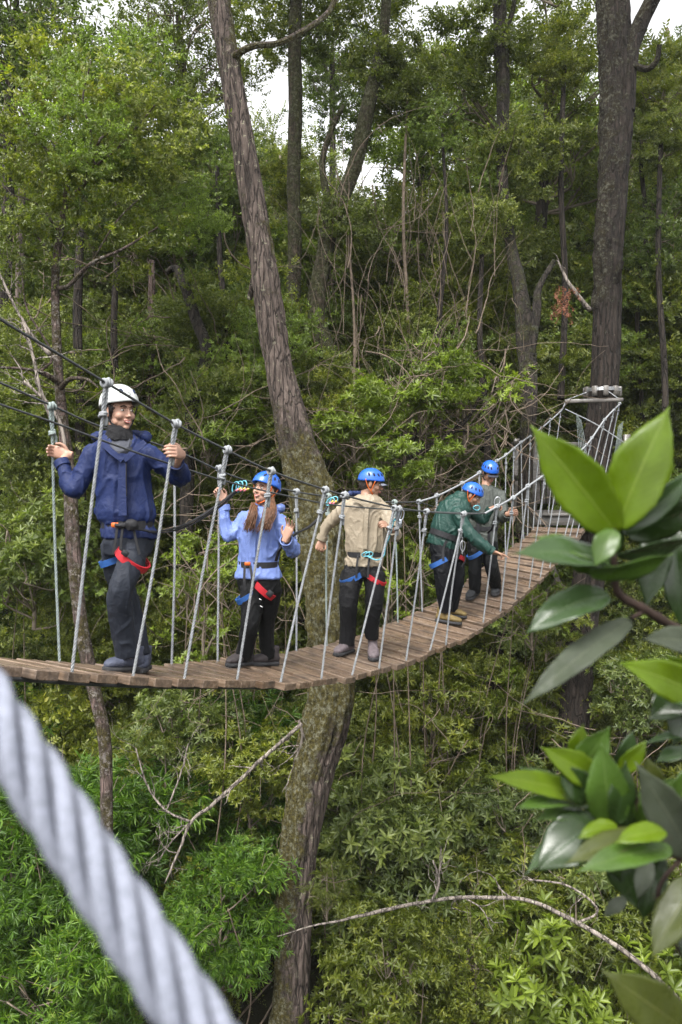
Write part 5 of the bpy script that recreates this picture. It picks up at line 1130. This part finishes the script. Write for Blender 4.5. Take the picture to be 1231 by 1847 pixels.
bpy.data.objects.remove([o for o in p4.children if o.name.startswith('harness_belt')][0])
band(p4, 'harness_belt', BLACK, P(804, 966, d4), sp_, .185, .165, lt4, .06, .006, 32)
g = G(); g.loft([(P(829, 901, d4), .11, .085, lt4, up4), (P(834, 893, d4), .085, .075, lt4, up4), (P(837, 889, d4), .075, .07, lt4, up4)], 18); remesh(g, 'collar', M4['jacket'], .008, p4, 3, .004, 14, 2)
band(p4, 'leg_loop', BLUEW, P(793, 1014, 8.87), (-.45, .1, .88), .110, .106, (.88, 0, .45), .050, .006); band(p4, 'leg_loop', RED, P(822, 1004, 9.0), (.4, .2, .85), .103, .102, X_, .045, .006)
for pts in ([P(806, 975, 8.78), P(800, 990, 8.78), P(800, 1012, 8.76)], [P(829, 975, 8.80), P(832, 990, 8.82), P(826, 1006, 8.86)]): strip(p4, 'harness_strap', BLACK, pts, .025)
carabiner(p4, P(835, 985, 8.78), Z_, -Y_, STEEL, .11, .05); strip(p4, 'lanyard', BLACK, [P(836, 992, 8.78), P(840, 1010, 8.8), P(833, 1022, 8.82)], .015)
carabiner(p4, P(860, 916, 8.75), X_, -Y_, CYANM, .07, .05)

# --- fifth: grey jacket with a cap under the helmet
M5 = dict(jacket=cloth('grey_jacket', (0.0527, 0.0589, 0.0527), .65, .25), trousers=cloth('black_trousers_far', (0.0024, 0.0027, 0.0037), .6, .15), helmet=HBLUE, boot=simple('dark_boot', (0.0180, 0.0192, 0.0216), .7, .3, 50, 30, .3, .003))
wn = P(917, 927, 9.45); wf = P(803, 913, 9.95)
p5, hc, B, lat, fr = person('person in grey jacket with dark cap under blue helmet, farthest along the bridge', 9.75,
    [(877, 875, 11, .07), (877, 882, 23, .11), (877, 890, 31, .12), (876, 905, 33, .13), (874, 930, 31, .13), (872, 946, 28, .12), (871, 953, 26, .11), (871, 965, 27, .12), (871, 981, 26, .125)],
    (1, -.1, 0),
    [dict(j=[(904, 894, 9.7, .062), (909, 932, 9.6, .056), (914, 928, 9.48, .044)], W=wn, D=X_*.8 - Y_*.3 + Z_*.2, N=-Y_*.6 - X_*.2 + .3*X_, T=Z_, curl=.9, thumb=.3),
     dict(j=[(851, 894, 9.8, .062), (825, 915, 9.9, .054), (808, 914, 9.95, .042)], W=wf, D=-X_, N=-Z_*.8 - Y_*.4, T=-Y_, curl=.8)],
    [(871, 972, 26, .11), (870, 986, 28, .12), (870, 998, 27, .11)],
    [[(857, 994, 9.72, .090), (857, 1028, 9.70, .078), (856, 1070, 9.74, .070)], [(881, 994, 9.74, .090), (886, 1022, 9.70, .080), (892, 1040, 9.76, .074), (895, 1060, 9.85, .066)]],
    [((858, 1079, 9.82), (846, 1085, 9.62)), ((898, 1064, 9.98), (892, 1074, 9.76))],
    dict(c=(884, 852, 9.74), front=(.25, -.80, -.52), s=1.0, helmet=dict(strap=BLACK, vents=4, visor=simple('navy_cap', (.02, .022, .035), .8))), M5, (871, 953, 27, .118), skin=SKIN_M, seed=5)
hair_cap(p5, HAIR_DK, hc, B, 1.0, -.01)
band(p5, 'leg_loop', BLUEW, P(857, 999, 9.7), (-.5, -.1, .85), .094, .090, (.85, 0, .5), .045, .006)
for pts in ([P(860, 930, 9.62), P(863, 955, 9.61), P(859, 990, 9.6)], [P(884, 950, 9.63), P(882, 970, 9.62), P(884, 990, 9.64)]): strip(p5, 'harness_strap', BLACK, pts, .03)
strip(p5, 'lanyard', BLACK, [P(880, 962, 9.6), P(889, 950, 9.5), P(894, 925, 9.4), P(896, 912, 9.35)], .02); carabiner(p5, P(897, 905, 9.33), Z_ + X_*.3, -Y_, STEEL, .11, .06)
# ---------------------------------------------------------------- foreground rope and leaves
def rope_big():
    b = NB('white_rope'); tc = b.coord((1, 1, 1)); f = b.noise(tc, 260, 5, .7)
    b.base(b.ramp(f, [(.3, (.12, .13, .16)), (.7, (.24, .255, .31))]), .8, .2); b.bump(f, .8, .001)
    p = cr([P(-190, 1005, .47), P(-90, 1162, .445), P(0, 1308, .42), (P(100, 1461, .407)), P(200, 1614, .395), P(345, 1833, .38), P(520, 2098, .37)], n=14)
    g = G(); R_ = .0153; L = np.concatenate([[0], np.cumsum(np.linalg.norm(np.diff(p, axis=0), axis=1))]); t = np.linspace(0, L[-1], 260); q = np.stack([np.interp(t, L, p[:, i]) for i in range(3)], 1)
    T, N, B = frames(q); n = 5
    for h in range(n):
        a = 2*math.pi*(t/.133 + h/n) + .5; g.tube(q + R_*.68*(np.cos(a)[:, None]*N + np.sin(a)[:, None]*B), R_*.315, 14)
    g.tube(q, R_*.40, 12)
    tag(g.obj('rope', b.m), 'thick twisted white rope very close to the camera, lower left', 'rope')
rope_big()
def fg_leaf_mat(name, col, vein, rough=.4, trans=.35, tcol=None, sheen=None, spot=.0):
    b = NB(name); co = b.coord(); f = b.noise(co, 22, 5, .6); u = b.n('ShaderNodeUVMap'); sx = b.n('ShaderNodeSeparateXYZ'); b.l(u.outputs[0], sx.inputs[0])
    # veins from uv: midrib at u=.5, side veins rising obliquely
    au = b.math('ABSOLUTE', b.math('SUBTRACT', sx.outputs[0], .5)); mid = b.math('SUBTRACT', 1.0, b.math('MULTIPLY', au, 38), True)
    sv = b.math('SINE', b.math('MULTIPLY', b.math('SUBTRACT', sx.outputs[1], b.math('MULTIPLY', au, .45)), 95)); sv = b.math('MULTIPLY', b.math('SUBTRACT', sv, .9, True), 4.0, True)
    c = b.mix(b.ramp(f, [(.3, (0, 0, 0)), (.72, (1, 1, 1))]), tuple(x*.78 for x in col), tuple(x*1.2 for x in col))
    c = b.mix(b.math('MULTIPLY', mid, .75), c, vein); c = b.mix(b.math('MULTIPLY', sv, .42), c, vein)
    if spot: c = b.mix(b.ramp(b.noise(co, 60, 4, .7), [(.66, (0, 0, 0)), (.70, (spot,)*3)]), c, (.05, .035, .02))
    rg = b.ramp(b.noise(co, 40, 4, .7), [(.4, (rough*.6,)*3), (.6, (rough*1.2,)*3)]); b.base(c, rg, .4)
    b.bump(b.math('ADD', b.math('MULTIPLY', mid, 1.0), b.math('ADD', b.math('MULTIPLY', sv, .35), b.math('MULTIPLY', b.noise(co, 90, 4), .35))), .35, .001)
    tr = b.n('ShaderNodeBsdfTranslucent'); c2 = b.mix(1.0, c, tcol or (1.5, 1.7, .5), 'MULTIPLY'); b.l(c2, tr.inputs[0]); mx = b.n('ShaderNodeMixShader'); mx.inputs[0].default_value = trans
    b.l(b.p.outputs[0], mx.inputs[1]); b.l(tr.outputs[0], mx.inputs[2]); b.l(mx.outputs[0], b.out.inputs[0]); return b.m
FL = dict(bright=fg_leaf_mat('young_leaf', (.115, .18, .008), (.21, .27, .05), .42, .5),
          mid=fg_leaf_mat('green_leaf', (.055, .105, .016), (.12, .18, .05), .35, .35, spot=.4),
          dark=fg_leaf_mat('dark_leaf', (.016, .032, .007), (.04, .07, .03), .28, .15, spot=.5),
          gloss=fg_leaf_mat('wet_leaf', (.03, .056, .018), (.08, .11, .05), .24, .12),
          grey=fg_leaf_mat('leaf_underside', (.04, .05, .03), (.08, .09, .055), .75, .15, (1, 1.1, .8), spot=.5),
          olive=fg_leaf_mat('olive_leaf', (.05, .062, .012), (.10, .11, .03), .4, .25, spot=.4))
BRANCH = simple('branch_bark', (.028, .018, .014), .8, .2, 40, 30, .4, .004)
def fg_leaf(parent, kind, b, t, wpx, db, dt, face=0.0, arch=.06, fold=.18, wavy=.04, shape=1.0, label=None):
    """b, t: base and tip pixels; wpx: full width in px; face: roll about the midrib (0 = flat to the camera)"""
    A, B = P(b[0], b[1], db), P(t[0], t[1], dt); L = np.linalg.norm(B-A); X = (B-A)/L; V = nrm(CAM - (A+B)/2); V = nrm(V - X*(V @ X)); Sd = np.cross(V, X)
    c_, s_ = math.cos(face), math.sin(face); Sd, V = Sd*c_ + V*s_, V*c_ - Sd*s_; Wm = 1.0*wpx*(db+dt)/2/F/2/max(.35, abs(c_)); nu, nv = 11, 26; vs = []; uv = []; rs = random.Random(int(b[0]+t[1]*3)); ph = rs.uniform(0, 6)
    for i in range(nv):
        v = i/(nv-1); w_ = Wm*1.04*(max(0, math.sin(math.pi*min(1, v**.86)))**((.62+.62*v**2)*shape)) + .0012*(1-v); w_ = max(w_, .0006)*(1 + .03*math.sin(v*23+ph))
        for j in range(nu):
            u = j/(nu-1)*2-1
            q = A + X*L*v + Sd*w_*u*(1 + .025*math.sin(v*60+u*2)*abs(u)**6) + V*(L*arch*math.sin(math.pi*v) + abs(u)*w_*fold + Wm*wavy*3*math.sin(v*9+ph+u*1.6)*abs(u)**1.5); vs.append(q); uv.append((j/(nu-1), v))
    fc = [(i*nu+j, i*nu+j+1, (i+1)*nu+j+1, (i+1)*nu+j) for i in range(nv-1) for j in range(nu-1)]
    g = G(); g.add(vs, fc); o = g.obj('leaf', FL[kind], parent); ul = o.data.uv_layers.new(name='UVMap')
    for li, l in enumerate(o.data.loops): ul.data[li].uv = uv[l.vertex_index]
    md = o.modifiers.new('thickness', 'SOLIDIFY'); md.thickness = .0007
    return o
D0 = .95
up_ = thing('leafy_branch', 'near leafy branch with two big bright pointed leaves, right of the far platform', 'branch', P(1231, 1145, 1.0), 'broad leaved branches close to the camera')
def stem(parent, run, name='twig'):
    g = G(); p = cr([(*P(x, y, d), w_/2*d/F) for x, y, w_, d in run], n=6); g.tube(p[:, :3], p[:, 3]*(1+.12*np.sin(np.arange(len(p))*2.1)), 9); g.obj(name, BRANCH, parent)
stem(up_, [(1300, 1180, 20, 1.02), (1231, 1140, 18, 1.0), (1165, 1100, 17, .98), (1118, 1072, 15, .97), (1108, 1030, 13, .96), (1108, 960, 10, .95), (1104, 930, 6, .95)]); stem(up_, [(1165, 1100, 9, .98), (1140, 1115, 8, .97)])
stem(up_, [(1231, 1142, 10, 1.0), (1240, 1180, 9, 1.0), (1262, 1240, 9, 1.0)])
for a in [('dark', (1190, 945), (1166, 1098), 55, 1.04, 1.02), ('dark', (1215, 950), (1228, 1135), 50, 1.05, 1.03), ('dark', (1128, 962), (1262, 905), 60, 1.0, 1.0, .5),
          ('gloss', (1122, 962), (1258, 838), 38, .97, .98, .35, .10), ('bright', (1112, 962), (957, 768), 92, .95, .92, .12, .05, .22), ('bright', (1112, 955), (1208, 733), 96, .95, .93, -.15, .05, .2),
          ('gloss', (1105, 1018), (922, 1000), 48, .96, .90, .75, .08), ('mid', (1100, 1026), (962, 968), 26, .95, .93, 1.0, .06), ('mid', (1062, 1034), (1214, 998), 30, .94, .92, .9, .08),
          ('gloss', (1112, 1000), (1260, 962), 26, .96, .98, 1.0, .06), ('mid', (1108, 955), (1074, 1022), 42, .93, .92, .1, .1), ('gloss', (1098, 1072), (950, 1142), 56, .96, .93, .6, .1),
          ('grey', (1140, 1118), (942, 1272), 46, .98, .90, .35, .05), ('grey', (1262, 1165), (1158, 1152), 44, 1.0, .97, .4, .1), ('dark', (1112, 1000), (1098, 905), 34, .97, .97, .2), ('mid', (1030, 1012), (1090, 1030), 18, .97, .97, .9)]:
    fg_leaf(up_, *a)
lo_ = thing('leafy_branch', 'near branch crowded with bright and dark broad leaves, lower right', 'branch', P(1260, 1560, 1.0), 'broad leaved branches close to the camera')
stem(lo_, [(1300, 1580, 16, 1.02), (1231, 1545, 15, 1.0), (1160, 1520, 13, 1.0), (1110, 1490, 12, .99), (1075, 1455, 10, .98), (1050, 1440, 7, .98)]); stem(lo_, [(1160, 1520, 9, 1.0), (1150, 1450, 8, .99), (1140, 1400, 6, .98)])
stem(lo_, [(1231, 1545, 8, 1.0), (1190, 1600, 8, 1.0), (1195, 1660, 7, 1.0), (1240, 1740, 7, 1.0)])
for a in [('dark', (1100, 1500), (1150, 1640), 60, 1.04, 1.02), ('dark', (1180, 1520), (1160, 1660), 60, 1.05, 1.03), ('dark', (1060, 1450), (1120, 1590), 55, 1.03, 1.02), ('dark', (1200, 1450), (1180, 1560), 70, 1.04, 1.03), ('dark', (1130, 1520), (1135, 1400), 70, 1.03, 1.02),
          ('bright', (1072, 1445), (878, 1400), 40, .98, .93, .55, .06), ('gloss', (1030, 1432), (938, 1385), 24, .99, .96, .5), ('bright', (1078, 1412), (975, 1347), 52, .97, .94, .2, .12), ('bright', (1038, 1372), (1052, 1306), 34, .99, .98, .1),
          ('mid', (1042, 1392), (1100, 1310), 50, .98, .96, .2), ('dark', (1066, 1442), (1006, 1382), 52, .95, .94, .2), ('mid', (1100, 1492), (1085, 1340), 70, .95, .93, .1, .07), ('dark', (1112, 1485), (1128, 1372), 44, .94, .93, .3),
          ('bright', (1118, 1392), (1166, 1336), 30, .99, .98, .4), ('gloss', (1116, 1382), (1142, 1318), 28, 1.0, .99, .5), ('grey', (1248, 1545), (1146, 1376), 74, .95, .90, .15, .05, .12), ('gloss', (1255, 1352), (1182, 1376), 24, 1.0, .99, .8),
          ('olive', (1180, 1430), (1165, 1365), 40, 1.0, .99, .2), ('mid', (1062, 1452), (930, 1458), 24, .97, .93, .9), ('mid', (1062, 1468), (962, 1482), 24, .97, .94, .9), ('olive', (1056, 1474), (970, 1545), 46, 1.0, .96, .3),
          ('bright', (1040, 1480), (980, 1520), 22, .99, .97, .7), ('gloss', (1078, 1478), (945, 1582), 30, .99, .94, .8), ('dark', (1082, 1478), (968, 1572), 84, .95, .92, .2, .08), ('bright', (1112, 1488), (1044, 1512), 26, .93, .92, .7),
          ('olive', (1170, 1503), (1018, 1560), 40, .92, .88, .5), ('mid', (1212, 1532), (1038, 1574), 44, .91, .87, .45, .08), ('grey', (1172, 1550), (1150, 1622), 30, .98, .97), ('grey', (1128, 1620), (1088, 1652), 22, .99, .98), ('mid', (1165, 1500), (1180, 1400), 46, .97, .96, .4),
          ('bright', (1095, 1400), (1050, 1330), 40, 1.0, .99, .3), ('mid', (1150, 1480), (1215, 1400), 50, 1.0, .99, .2), ('bright', (1080, 1500), (1000, 1500), 30, 1.0, .97, .5), ('bright', (1200, 1500), (1110, 1520), 34, .9, .88, .6), ('dark', (1060, 1500), (1010, 1560), 40, 1.0, .98, .2), ('mid', (1220, 1470), (1240, 1380), 50, 1.0, .99, .3)]:
    fg_leaf(lo_, *a)
ed_ = thing('leafy_branch', 'near sprig of very bright leaves at the right edge between the two leafy branches', 'branch', P(1300, 1260, 1.0), 'broad leaved branches close to the camera')
stem(ed_, [(1340, 1300, 14, 1.0), (1280, 1265, 12, 1.0), (1240, 1250, 9, .99)])
for a in [('dark', (1262, 1230), (1170, 1300), 70, 1.0, .97, .2), ('dark', (1255, 1250), (1215, 1345), 60, 1.0, .98), ('bright', (1265, 1255), (1118, 1195), 64, .96, .92, .2, .08), ('bright', (1255, 1235), (1205, 1182), 46, .97, .95, .1), ('gloss', (1250, 1262), (1200, 1268), 22, .95, .93, .7), ('gloss', (1262, 1325), (1166, 1340), 16, 1.0, .97, .8)]:
    fg_leaf(ed_, *a)
bt_ = thing('leafy_branch', 'near twig with two drooping dark olive leaves in the lower right corner', 'branch', P(1300, 1800, .95), 'broad leaved branches close to the camera')
stem(bt_, [(1330, 1560, 12, .98), (1262, 1590, 10, .97), (1290, 1760, 10, .95), (1240, 1850, 9, .93)])
for a in [('olive', (1262, 1582), (1176, 1728), 66, .97, .93, .2, .08), ('olive', (1240, 1862), (1086, 1752), 84, .9, .86, .1, .05, .1), ('dark', (1270, 1640), (1232, 1740), 50, .98, .96)]:
    fg_leaf(bt_, *a)
# ---------------------------------------------------------------- damp air
def haze():
    b = bpy.data.materials.new('damp_air'); b.use_nodes = True; t = b.node_tree; t.nodes.remove(t.nodes['Principled BSDF'])
    v = t.nodes.new('ShaderNodeVolumePrincipled'); v.inputs['Color'].default_value = (.88, .93, .90, 1); v.inputs['Density'].default_value = 0.0005; v.inputs['Anisotropy'].default_value = 0
    t.links.new(v.outputs[0], t.nodes['Material Output'].inputs['Volume'])
    g = G(); g.box((0, 70, 14), (200, 200, 32)); g.obj('haze', b, kind='stuff', smooth=False)
haze()
